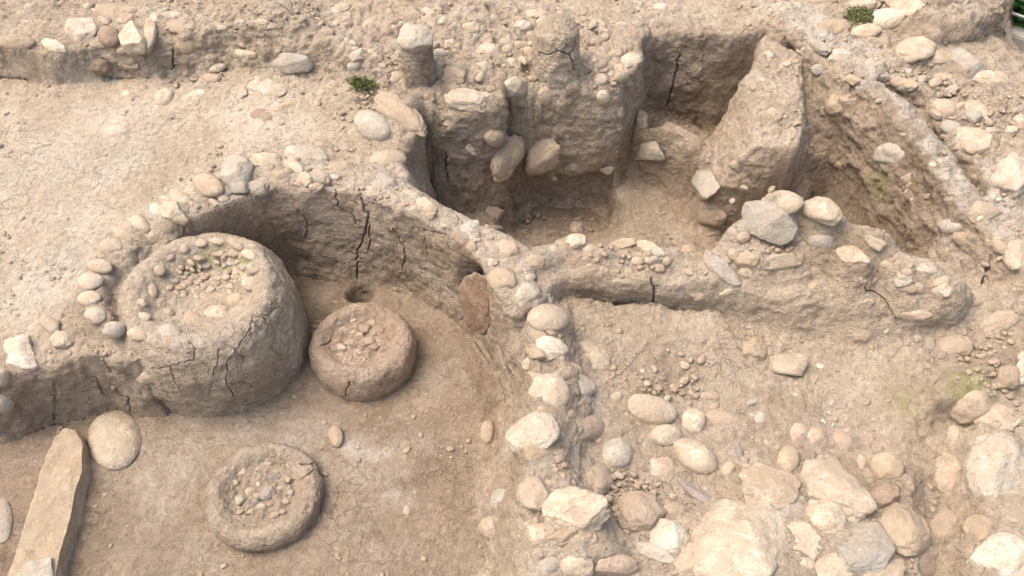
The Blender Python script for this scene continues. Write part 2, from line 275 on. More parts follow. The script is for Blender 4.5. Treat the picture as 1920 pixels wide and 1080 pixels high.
def earth_material(name, stria=0.0):
    m, n, b = mat_nodes(name)
    pos = N(n, 'ShaderNodeNewGeometry').outputs['Position']
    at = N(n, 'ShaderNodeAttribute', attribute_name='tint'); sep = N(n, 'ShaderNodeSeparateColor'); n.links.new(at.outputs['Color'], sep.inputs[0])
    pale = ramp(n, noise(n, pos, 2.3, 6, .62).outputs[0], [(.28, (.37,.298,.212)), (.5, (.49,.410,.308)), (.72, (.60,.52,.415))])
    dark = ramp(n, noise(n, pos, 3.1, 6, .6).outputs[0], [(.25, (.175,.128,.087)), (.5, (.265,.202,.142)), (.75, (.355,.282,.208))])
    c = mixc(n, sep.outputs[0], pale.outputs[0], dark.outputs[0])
    # rosy and grey stains
    c = mixc(n, math_(n, 'MULTIPLY', ramp(n, noise(n, pos, 1.7, 4, .55, .6).outputs[0], [(.5, (0,0,0)), (.68, (1,1,1))]).outputs[0], .30), c, (.41,.30,.24))
    c = mixc(n, math_(n, 'MULTIPLY', ramp(n, noise(n, pos, 3.7, 5, .6, .4).outputs[0], [(.54, (0,0,0)), (.66, (1,1,1))]).outputs[0], .4), c, (.43,.37,.31))
    ck = math_(n, 'MULTIPLY', sep.outputs[2], ramp(n, noise(n, pos, 8, 6, .65, .3).outputs[0], [(.36, (0,0,0)), (.6, (1,1,1))]).outputs[0])
    c = mixc(n, ck, c, (.50,.455,.39))
    # chalky bits and dark specks
    sp = noise(n, pos, 38, 4, .7).outputs[0]
    c = mixc(n, math_(n, 'MULTIPLY', math_(n, 'MULTIPLY', ramp(n, sp, [(.58, (0,0,0)), (.68, (1,1,1))]).outputs[0], ramp(n, noise(n, pos, 4.5, 5, .65).outputs[0], [(.42, (0,0,0)), (.62, (1,1,1))]).outputs[0]), .6), c, (.64,.55,.44))
    c = mixc(n, math_(n, 'MULTIPLY', ramp(n, sp, [(.32, (1,1,1)), (.43, (0,0,0))]).outputs[0], .55), c, (.17,.115,.08))
    fine = noise(n, pos, 140, 3, .7).outputs[0]
    c = mixc(n, .7, c, ramp(n, fine, [(.3, (.33,.33,.33)), (.7, (.67,.67,.67))]).outputs[0], 'OVERLAY')
    c = mixc(n, .45, c, ramp(n, noise(n, pos, 26, 7, .75, .4).outputs[0], [(.34, (.30,.29,.28)), (.62, (.68,.68,.68))]).outputs[0], 'OVERLAY')
    gm = ramp(n, math_(n, 'ADD', sep.outputs[1], math_(n, 'MULTIPLY', noise(n, pos, 14, 6, .7).outputs[0], .9)), [(.66, (0,0,0)), (1.1, (1,1,1))]).outputs[0]
    c = mixc(n, math_(n, 'MULTIPLY', gm, .6), c, ramp(n, noise(n, pos, 30, 4, .7).outputs[0], [(.35, (.16,.18,.05)), (.6, (.30,.30,.11))]).outputs[0])
    n.links.new(c, b.inputs['Base Color']); b.inputs['Roughness'].default_value = .93
    h1 = noise(n, pos, 22, 8, .68, .3).outputs[0]; h2 = noise(n, pos, 90, 5, .7).outputs[0]
    vo = N(n, 'ShaderNodeTexVoronoi', feature='DISTANCE_TO_EDGE', inputs={'Scale': 9.0}); 
    wv = N(n, 'ShaderNodeVectorMath', operation='ADD'); n.links.new(pos, wv.inputs[0])
    wn = noise(n, pos, 7, 4, .6); sc = N(n, 'ShaderNodeVectorMath', operation='SCALE', inputs={'Scale': .16}); n.links.new(wn.outputs[1], sc.inputs[0]); n.links.new(sc.outputs[0], wv.inputs[1])
    n.links.new(wv.outputs[0], vo.inputs['Vector'])
    cr = ramp(n, vo.outputs['Distance'], [(0, (1,1,1)), (.022, (0,0,0))]).outputs[0]
    crm = ramp(n, noise(n, pos, 1.9, 3, .5).outputs[0], [(.5, (0,0,0)), (.62, (1,1,1))]).outputs[0]
    hh = math_(n, 'ADD', math_(n, 'MULTIPLY', h1, 1.0), math_(n, 'MULTIPLY', h2, .35))
    hh = math_(n, 'SUBTRACT', hh, math_(n, 'MULTIPLY', math_(n, 'MULTIPLY', cr, crm), .28))
    if stria:
        mp = N(n, 'ShaderNodeMapping', inputs={'Scale': (5, 5, 34)}); n.links.new(pos, mp.inputs[0])
        hh = math_(n, 'ADD', hh, math_(n, 'MULTIPLY', noise(n, mp.outputs[0], 1.0, 5, .65, .5).outputs[0], stria))
    bp = N(n, 'ShaderNodeBump', inputs={'Strength': 1.0, 'Distance': .042}); n.links.new(hh, bp.inputs['Height']); n.links.new(bp.outputs[0], b.inputs['Normal'])
    return m
M_EARTH = earth_material('soil'); M_WALL = earth_material('mud_plaster', .4)

def N_clamp(n, x, lo, hi):
    o = N(n, 'ShaderNodeMapRange'); n.links.new(x, o.inputs[0]); o.inputs[1].default_value = lo; o.inputs[2].default_value = hi; return o.outputs[0]
def stone_material(name, cols, dirt=.5):
    m, n, b = mat_nodes(name)
    tc = N(n, 'ShaderNodeTexCoord').outputs['Object']; pos = N(n, 'ShaderNodeNewGeometry').outputs['Position']
    info = N(n, 'ShaderNodeObjectInfo')
    ad = N(n, 'ShaderNodeVectorMath', operation='ADD'); n.links.new(tc, ad.inputs[0])
    rv = N(n, 'ShaderNodeCombineXYZ')
    for k in range(3): n.links.new(math_(n, 'MULTIPLY', info.outputs['Random'], 31.0+17*k), rv.inputs[k])
    n.links.new(rv.outputs[0], ad.inputs[1]); v = ad.outputs[0]
    c = ramp(n, noise(n, v, 9, 6, .65, .4).outputs[0], [(.3, cols[0]), (.5, cols[1]), (.7, cols[2])]).outputs[0]
    hs = N(n, 'ShaderNodeHueSaturation'); n.links.new(c, hs.inputs['Color'])
    n.links.new(math_(n, 'ADD', math_(n, 'MULTIPLY', info.outputs['Random'], .34), .83), hs.inputs['Value'])
    c = hs.outputs[0]
    sp = noise(n, v, 55, 4, .75).outputs[0]
    c = mixc(n, math_(n, 'MULTIPLY', ramp(n, sp, [(.34, (1,1,1)), (.45, (0,0,0))]).outputs[0], .7), c, (.22,.165,.12))
    c = mixc(n, math_(n, 'MULTIPLY', ramp(n, sp, [(.60, (0,0,0)), (.68, (1,1,1))]).outputs[0], .5), c, (.70,.64,.54))
    dn = ramp(n, noise(n, pos, 11, 7, .72, .8).outputs[0], [(.44, (0,0,0)), (.53, (1,1,1))]).outputs[0]
    rust = ramp(n, noise(n, v, 6, 5, .65, .6).outputs[0], [(.56, (0,0,0)), (.68, (1,1,1))]).outputs[0]
    c = mixc(n, math_(n, 'MULTIPLY', rust, .5), c, (.43,.315,.19))
    c = mixc(n, math_(n, 'MULTIPLY', dn, dirt), c, (.38,.295,.215))
    ba = N(n, 'ShaderNodeAttribute', attribute_name='buried').outputs['Fac']
    bd = math_(n, 'ADD', ba, math_(n, 'MULTIPLY', noise(n, pos, 16, 5, .65).outputs[0], 1.3))
    c = mixc(n, math_(n, 'MULTIPLY', ramp(n, bd, [(.98, (0,0,0)), (1.0, (1,1,1))]).outputs[0] if False else N_clamp(n, bd, .92, 1.25), .85), c, (.40,.32,.24))
    n.links.new(c, b.inputs['Base Color']); b.inputs['Roughness'].default_value = .88
    hh = math_(n, 'ADD', noise(n, v, 26, 7, .7).outputs[0], math_(n, 'MULTIPLY', noise(n, v, 110, 3, .7).outputs[0], .3))
    bp = N(n, 'ShaderNodeBump', inputs={'Strength': 1.0, 'Distance': .019}); n.links.new(hh, bp.inputs['Height']); n.links.new(bp.outputs[0], b.inputs['Normal'])
    return m
SM = {
 'cream': stone_material('cream_limestone', [(.39,.325,.235),(.50,.43,.325),(.60,.53,.42)], .6),
 'white': stone_material('white_limestone', [(.44,.385,.30),(.53,.475,.385),(.62,.565,.475)], .45),
 'tan':   stone_material('tan_sandstone', [(.29,.225,.15),(.375,.30,.21),(.46,.375,.275)], .5),
 'grey':  stone_material('grey_stone', [(.32,.29,.24),(.405,.375,.315),(.49,.46,.395)], .42),
 'dusty': stone_material('dust_coated_stone', [(.36,.285,.205),(.43,.35,.26),(.51,.43,.325)], .8),
 'pink':  stone_material('pinkish_stone', [(.38,.285,.215),(.46,.355,.275),(.54,.43,.34)], .55),
 'brown': stone_material('brown_stone', [(.20,.145,.10),(.27,.20,.145),(.34,.265,.195)], .4),
 'niche': stone_material('burnt_niche', [(.17,.10,.065),(.24,.15,.10),(.32,.21,.145)], .25),
 'slate': stone_material('dark_slate', [(.20,.175,.155),(.27,.24,.215),(.34,.31,.28)], .3)}

# ------------------------------------------------------------------ object helpers
def tag(o, label=None, cat=None, group=None, kind=None):
    if label: o['label'] = label
    if cat: o['category'] = cat
    if group: o['group'] = group
    if kind: o['kind'] = kind
    return o
def mesh_from(name, v, f, smooth=True):
    me = bpy.data.meshes.new(name); v = np.asarray(v, np.float32); f = np.asarray(f, np.int32)
    me.vertices.add(len(v)); me.vertices.foreach_set('co', v.ravel())
    me.loops.add(f.size); me.loops.foreach_set('vertex_index', f.ravel())
    me.polygons.add(len(f)); me.polygons.foreach_set('loop_start', np.arange(0, f.size, f.shape[1], dtype=np.int32))
    me.polygons.foreach_set('use_smooth', np.full(len(f), smooth)); me.update(calc_edges=True); return me
def link(name, me, m=None, parent=None, loc=None):
    o = bpy.data.objects.new(name, me); C.objects.link(o)
    if m is not None and me is not None and not me.materials: me.materials.append(m)
    if parent is not None: o.parent = parent
    if loc is not None: o.location = loc
    return o
def get_co(me):
    a = np.empty(len(me.vertices)*3, np.float32); me.vertices.foreach_get('co', a); return a.reshape(-1, 3)
def get_no(me):
    a = np.empty(len(me.vertices)*3, np.float32); me.vertex_normals.foreach_get('vector', a); return a.reshape(-1, 3)
def tint(me, p, dark=None, green=None):
    x, y, z = p[:, 0], p[:, 1], p[:, 2]; wx = x+.16*fbm(x, y, z+50, .22, 4, .65); wy = y+.16*fbm(x, y, z+70, .22, 4, .65)
    d = bil(DARK, wx, wy) if dark is None else np.full(len(p), dark)
    g = np.zeros(len(p))
    for (mu, mv, mr, ma) in MOSS:
        k = hit(mu, mv) if mr > .0 and not (350 < mu < 480) else W(mu, mv, .47); g = np.maximum(g, ma*np.exp(-((p-k)**2).sum(1)/mr**2))
    col = np.zeros((len(p), 4), np.float32); col[:, 0] = d; col[:, 1] = g; col[:, 2] = bil(CHALK, wx, wy)*np.clip((get_no(me)[:, 2]-.25)/.3, 0, 1); col[:, 3] = 1
    at = me.attributes.new('tint', 'FLOAT_COLOR', 'POINT'); at.data.foreach_set('color', col.ravel())
BEDS = []       # soil that has crept up round every bedded stone: (centre, radius, rise)
def swell(p, no):
    d = np.zeros(len(p)); lo, hi = p.min(0), p.max(0)
    for c, r, t in BEDS:
        if np.any(c+1.5*r < lo) or np.any(c-1.5*r > hi): continue
        idx = np.where((np.abs(p[:, 0]-c[0]) < 1.5*r) & (np.abs(p[:, 1]-c[1]) < 1.5*r))[0]
        if not len(idx): continue
        q = ((p[idx]-c)**2).sum(1)/(r*r); d[idx] = np.maximum(d[idx], t*np.exp(-q**1.5*.8))
    return p+no*d[:, None]
def soil_disp(p, no, rough):
    p = swell(p, no)
    x, y, z = p[:, 0], p[:, 1], p[:, 2]
    steep = np.clip(1-np.abs(no[:, 2]), 0, 1)
    d = .030*fbm(x, y, z, .34, 3)+.020*fbm(x, y, z+7, .10, 4, .62)+.012*(1-.5*steep)*fbm(x, y, z+3, .055, 3, .6, True)
    d = d+.012*steep*fbm(x, y, z*1.2, .24, 4, .55, True)+.006*steep*fbm(x, y, z+17, .07, 3, .6)+.02*steep*fbm(x, y, z+31, .2, 3)
    pit_ = fbm(x, y, z+11, .045, 2); d = d-.012*np.clip(pit_-.32, 0, 1)*2
    return p+no*(d*rough)[:, None]

# ------------------------------------------------------------------ cracks: polylines on the photo's surfaces, cut into the meshes
def hit(u, v, zoff=0.0):
    d = ray(u, v); t = np.linspace(2.2, 14, 5200); x = d[0]*t; y = d[1]*t; z = CAM_Z+d[2]*t
    h = bil(H, x, y)+zoff; k = np.argmax(z < h)
    if not (z < h).any(): k = len(t)-1
    return np.array([x[k], y[k], z[k]])
def crest(p, u, v):      # a stone seen on the crest of the front wall stands on that crest, not in the pit behind it
    if 1340 < u < 1840 and 340 < v < 540 and p[1] > 3.42 and p[2] < .5 and v < 360+abs(u-1480)*.42+75:
        d = ray(u, v); t = np.linspace(3.5, 5.2, 400); x, y, z = d[0]*t, d[1]*t, CAM_Z+d[2]*t; m = (y < 3.42)
        g = np.where(m, z-bil(H, x, y), 9); k = int(np.argmin(g)); return np.array([x[k], y[k], z[k]-.01])
    return p
def normal_at(x, y, e=.03):
    hx = (bil(H, np.array([x+e]), np.array([y]))-bil(H, np.array([x-e]), np.array([y])))[0]/(2*e)
    hy = (bil(H, np.array([x]), np.array([y+e]))-bil(H, np.array([x]), np.array([y-e])))[0]/(2*e)
    n = np.array([-hx, -hy, 1.0]); return n/np.linalg.norm(n)

CRACKS = []     # each: (pixels along it, half width, depth)
def crk(pts, wd=.006, dp=.03, seed=1):
    r = random.Random(seed); out = []
    for (u0, v0), (u1, v1) in zip(pts[:-1], pts[1:]):
        k = max(2, int(math.hypot(u1-u0, v1-v0)/6))
        for i in range(k): out.append((u0+(u1-u0)*i/k+r.uniform(-2.2, 2.2), v0+(v1-v0)*i/k+r.uniform(-2.2, 2.2)))
    out.append(pts[-1]); CRACKS.append((out, wd, dp))
def crack_lines(p, no):
    if not CRACKS: return []
    u, v = project(p); depth = p[:, 1]*CP-(p[:, 2]-CAM_Z)*SP; out = []
    for px, wd, dp in CRACKS:
        q = np.array(px); m = np.where((u > q[:, 0].min()-8) & (u < q[:, 0].max()+8) & (v > q[:, 1].min()-8) & (v < q[:, 1].max()+8))[0]
        if len(m) < 20: continue
        pts = []
        for a_, b_ in q:
            k = m[(np.abs(u[m]-a_) < 5) & (np.abs(v[m]-b_) < 5)]
            if len(k):
                dmin = depth[k].min(); k = k[depth[k] < dmin+.06]; pts.append(p[k[np.argmin((u[k]-a_)**2+(v[k]-b_)**2)]])
        if len(pts) > 2: out.append((np.array(pts), wd, dp))
    return out
def near_lines(p, lines, rad=None):
    d = np.zeros(len(p))
    for Q, wd, dp in lines:
        lo = Q.min(0)-.05; hi = Q.max(0)+.05; idx = np.where(np.all((p > lo) & (p < hi), axis=1))[0]
        if not len(idx): continue
        s = p[idx]; best = np.full(len(idx), 1e9)
        for a_, b_ in zip(Q[:-1], Q[1:]):
            e = b_-a_
            if e@e > .01: continue

            t = np.clip(((s-a_)@e)/(e@e+1e-12), 0, 1); best = np.minimum(best, np.linalg.norm(s-a_-t[:, None]*e, axis=1))
        d[idx] = np.maximum(d[idx], (best < rad) if rad else dp*np.clip(1-(best/wd)**2, 0, 1))
    return d
def refine_near_cracks(me, lines, rad=.014, cuts=2):
    if not lines: return
    sel = near_lines(get_co(me).astype(float), lines, rad) > 0
    bm = bmesh.new(); bm.from_mesh(me); bm.verts.ensure_lookup_table()
    fs = [f for f in bm.faces if any(sel[v.index] for v in f.verts)]
    bmesh.ops.subdivide_edges(bm, edges=list({e for f in fs for e in f.edges}), cuts=cuts, use_grid_fill=True)
    bmesh.ops.triangulate(bm, faces=[f for f in bm.faces if len(f.verts) > 4])
    bm.to_mesh(me); bm.free(); me.polygons.foreach_set('use_smooth', np.full(len(me.polygons), True)); me.update()

def remesh(me, vox):
    t = bpy.data.objects.new('tmp', me); C.objects.link(t)
    md = t.modifiers.new('r', 'REMESH'); md.mode = 'VOXEL'; md.voxel_size = vox; md.use_smooth_shade = True
    dg = bpy.context.evaluated_depsgraph_get(); dg.update(); out = bpy.data.meshes.new_from_object(t.evaluated_get(dg))
    bpy.data.objects.remove(t); bpy.data.meshes.remove(me); return out

def relax(me, p, it, wgt=None):
    e = np.empty(len(me.edges)*2, np.int32); me.edges.foreach_get('vertices', e); e = e.reshape(-1, 2); n = len(p)
    cnt = np.bincount(e.ravel(), minlength=n).astype(float)[:, None]; cnt[cnt == 0] = 1
    for _ in range(it):
        s = np.stack([np.bincount(e[:, 0], p[e[:, 1], k], n)+np.bincount(e[:, 1], p[e[:, 0], k], n) for k in range(3)], 1)/cnt
        p = p+(s-p)*(.6 if wgt is None else .6*wgt[:, None])
    return p
def set_co(me, p):
    me.vertices.foreach_set('co', np.ascontiguousarray(p, np.float32).ravel()); me.update()
TAKEN = np.zeros((NX-1, NY-1), bool)      # cells that belong to some wall piece
def piece_mask(P, grid=None):
    lo = P.min(0); hi = P.max(0); out = np.zeros((NX-1, NY-1), bool)
    i0 = max(0, int((lo[0]-X0)/CELL)-8); i1 = min(NX-1, int((hi[0]-X0)/CELL)+8); j0 = max(0, int((lo[1]-Y0)/CELL)-8); j1 = min(NY-1, int((hi[1]-Y0)/CELL)+8)
    s = np.s_[i0:i1, j0:j1]; out[s] = psd(P, WX[:-1, :-1][s], WY[:-1, :-1][s]) < 0
    out &= ~TAKEN; TAKEN[out] = True; return out
def wall_piece(name, P, label, cat, m=None, vox=.010, rough=None, post=None, dark=None, parent=None, kind=None, group=None, smooth=9):
    if callable(P): mk = P()[:-1, :-1] & ~TAKEN; TAKEN[mk] = True
    else: mk = piece_mask(P)
    I, J = np.where(mk)
    zb = H[I, J].min()-.22
    vid = -np.ones((NX, NY), np.int64)
    for a, b in ((0,0),(1,0),(1,1),(0,1)): vid[I+a, J+b] = 1
    vi, vj = np.where(vid > 0); n = len(vi); vid[vi, vj] = np.arange(n)
    top = np.c_[gx[vi], gy[vj], H[vi, vj]]; bot = np.c_[gx[vi], gy[vj], np.full(n, zb)]
    q = np.c_[vid[I, J], vid[I+1, J], vid[I+1, J+1], vid[I, J+1]]
    F = [q, q[:, ::-1]+n]
    mp = np.pad(mk, 1)
    for (di, dj, a, b) in ((-1,0,(0,1),(0,0)), (1,0,(1,0),(1,1)), (0,-1,(0,0),(1,0)), (0,1,(1,1),(0,1))):
        e = mk[I, J] & ~mp[I+1+di, J+1+dj]; Ie, Je = I[e], J[e]
        A = vid[Ie+a[0], Je+a[1]]; B = vid[Ie+b[0], Je+b[1]]
        F.append(np.c_[B, A, A+n, B+n])
    me = mesh_from(name, np.vstack([top, bot]), np.vstack(F))
    me = remesh(me, vox); me.name = name
    p = get_co(me).astype(float)
    if post: p = post(p, get_no(me).astype(float))
    set_co(me, relax(me, p, smooth))
    L = crack_lines(get_co(me).astype(float), None); refine_near_cracks(me, L)
    p = get_co(me).astype(np.float64); no = get_no(me).astype(np.float64); cd = near_lines(p, L)
    r = bil(ROUGH, p[:, 0], p[:, 1]) if rough is None else rough
    p = soil_disp(p, no, r)-no*cd[:, None]
    tint(me, p, dark)
    c = np.array([p[:, 0].mean(), p[:, 1].mean(), zb])
    me.vertices.foreach_set('co', (p-c).astype(np.float32).ravel()); me.update()
    o = link(name, me, m or M_WALL, None, Vector(c))
    if kind: tag(o, kind=kind)
    else: tag(o, label, cat, group)
    return o
# ---- stones bedded in the walls: parts of those walls
EMB = {
 'cw': [(391,348,46,58,80,'dusty','r'),(447,327,62,70,0,'grey','a'),(497,303,62,34,0,'cream','p'),(575,294,84,44,-5,'white','p'),(283,400,52,34,-20,'grey','r'),(326,397,50,46,0,'cream','a'),(302,376,28,16,20,'white','a'),
   (245,430,44,34,30,'dusty','p'),(640,318,60,34,-8,'dusty','a'),(720,345,50,30,0,'grey','a'),(800,388,44,28,-25,'dusty','p'),(880,440,50,30,-25,'grey','a'),(925,400,42,30,10,'dusty','a'),(925,427,36,11,0,'cream','r'),(892,418,14,12,0,'white','r'),
   (700,368,30,12,-5,'cream','r'),(530,330,50,28,10,'dusty','p'),(600,335,40,26,0,'grey','p'),(955,470,50,40,-30,'dusty','p'),(940,525,46,58,80,'tan','r'),(985,556,58,50,20,'white','p'),(770,365,40,20,-20,'cream','p'),(840,420,30,22,0,'cream','p')],
 'mw': [(1080,428,28,26,0,'dusty','p'),(1080,487,38,30,10,'brown','p'),(1078,452,44,30,0,'cream','p'),(1160,460,66,22,10,'cream','a'),(1212,464,62,26,-12,'white','p'),(1195,490,24,18,0,'cream','r'),(1216,488,16,14,0,'cream','r'),(1250,490,18,18,0,'cream','r'),
   (1470,376,76,44,0,'cream','r'),(1540,396,84,58,-14,'cream','p'),(1443,417,112,78,-12,'grey','a'),(1537,449,52,40,-5,'grey','r'),(1353,507,98,32,-44,'grey','p'),(1493,446,20,18,0,'cream','r'),(1376,477,22,24,0,'tan','a'),(1397,510,30,22,0,'cream','p'),
   (1717,590,62,22,-3,'pink','r'),(1612,628,46,34,-8,'tan','r'),(1460,492,90,34,4,'cream','a'),(1335,440,40,30,20,'dusty','p'),(1395,445,30,24,0,'dusty','p'),(1290,470,40,26,0,'dusty','p'),(1010,490,46,34,0,'dusty','p'),(1040,470,30,22,0,'cream','p'),
   (1130,510,34,22,0,'dusty','p'),(1600,480,70,34,-20,'dusty','a'),(1660,500,50,30,-15,'cream','p'),(1765,545,50,34,-10,'cream','a'),(1700,540,40,24,0,'dusty','p'),(1580,545,44,24,-10,'dusty','p'),(1740,505,40,24,-20,'grey','p'),(1640,455,44,26,-25,'cream','a')],
 'dw': [(1028,598,80,56,0,'cream','r'),(1035,652,64,46,-5,'white','p'),(1112,668,88,44,-38,'cream','p'),(1033,738,84,72,-10,'cream','p'),(998,815,104,74,20,'white','p'),(1012,842,66,58,0,'tan','p'),(1095,806,88,58,5,'pink','p'),(1157,850,60,62,0,'grey','r'),
   (1065,700,50,34,0,'dusty','p'),(1078,962,122,104,18,'cream','a'),(1060,1000,110,46,22,'tan','a'),(1005,1000,40,44,0,'cream','p'),(1000,925,60,66,0,'dusty','p'),(1200,962,96,88,-20,'dusty','p'),(1255,1012,94,76,-8,'white','a'),(1232,1034,90,44,-14,'grey','a'),
   (1120,900,60,54,-30,'dusty','p'),(1160,1060,90,46,0,'pink','p'),(1080,1060,70,50,0,'cream','p'),(1045,790,30,24,0,'cream','p'),(975,640,36,28,-30,'brown','p'),(925,990,44,60,70,'dusty','p'),(940,940,40,50,0,'grey','p')],
 'ba': [(927,258,36,38,0,'tan','r'),(951,297,98,48,64,'tan','p'),(1014,296,84,62,25,'dusty','a'),(1052,195,34,38,0,'pink','r'),(1060,178,22,10,0,'cream','r'),(1050,226,30,14,15,'cream','r'),(1067,228,16,18,0,'cream','r'),
   (1076,241,20,24,0,'cream','r'),(1054,248,40,18,-36,'cream','a'),(1090,216,32,12,42,'pink','r'),(1098,232,14,24,0,'cream','r'),(1131,183,26,30,0,'cream','r'),(1028,212,20,22,0,'cream','r'),(1022,181,34,38,0,'tan','r'),(1000,188,42,32,0,'dusty','p'),(962,163,60,44,10,'cream','p'),
   (880,190,98,44,-10,'cream','a'),(845,142,62,36,0,'dusty','a'),(903,133,46,28,72,'cream','r'),(755,218,120,58,-38,'dusty','p'),(915,195,40,26,0,'dusty','p'),(860,230,60,24,0,'dusty','p')],
 'pa': [(1430,150,24,16,0,'cream','p'),(1470,195,22,18,0,'cream','r'),(1435,245,12,8,0,'white','r'),(1450,215,40,30,-20,'dusty','p'),(1325,350,54,60,0,'grey','a'),(1335,405,60,40,0,'brown','p'),(1475,120,20,12,0,'cream','r')],
 'ri': [(1575,109,56,34,12,'white','a'),(1500,58,60,26,-35,'grey','p'),(1532,86,54,26,-25,'grey','p'),(1570,198,50,44,-10,'tan','p'),(1675,292,66,50,-15,'grey','p'),(1575,308,26,18,-10,'tan','r'),(1805,450,44,28,-28,'pink','r'),
   ],
 'bk': [(40,662,62,74,4,'white','a'),(8,755,40,42,0,'grey','r'),(6,708,30,34,0,'cream','r')]}
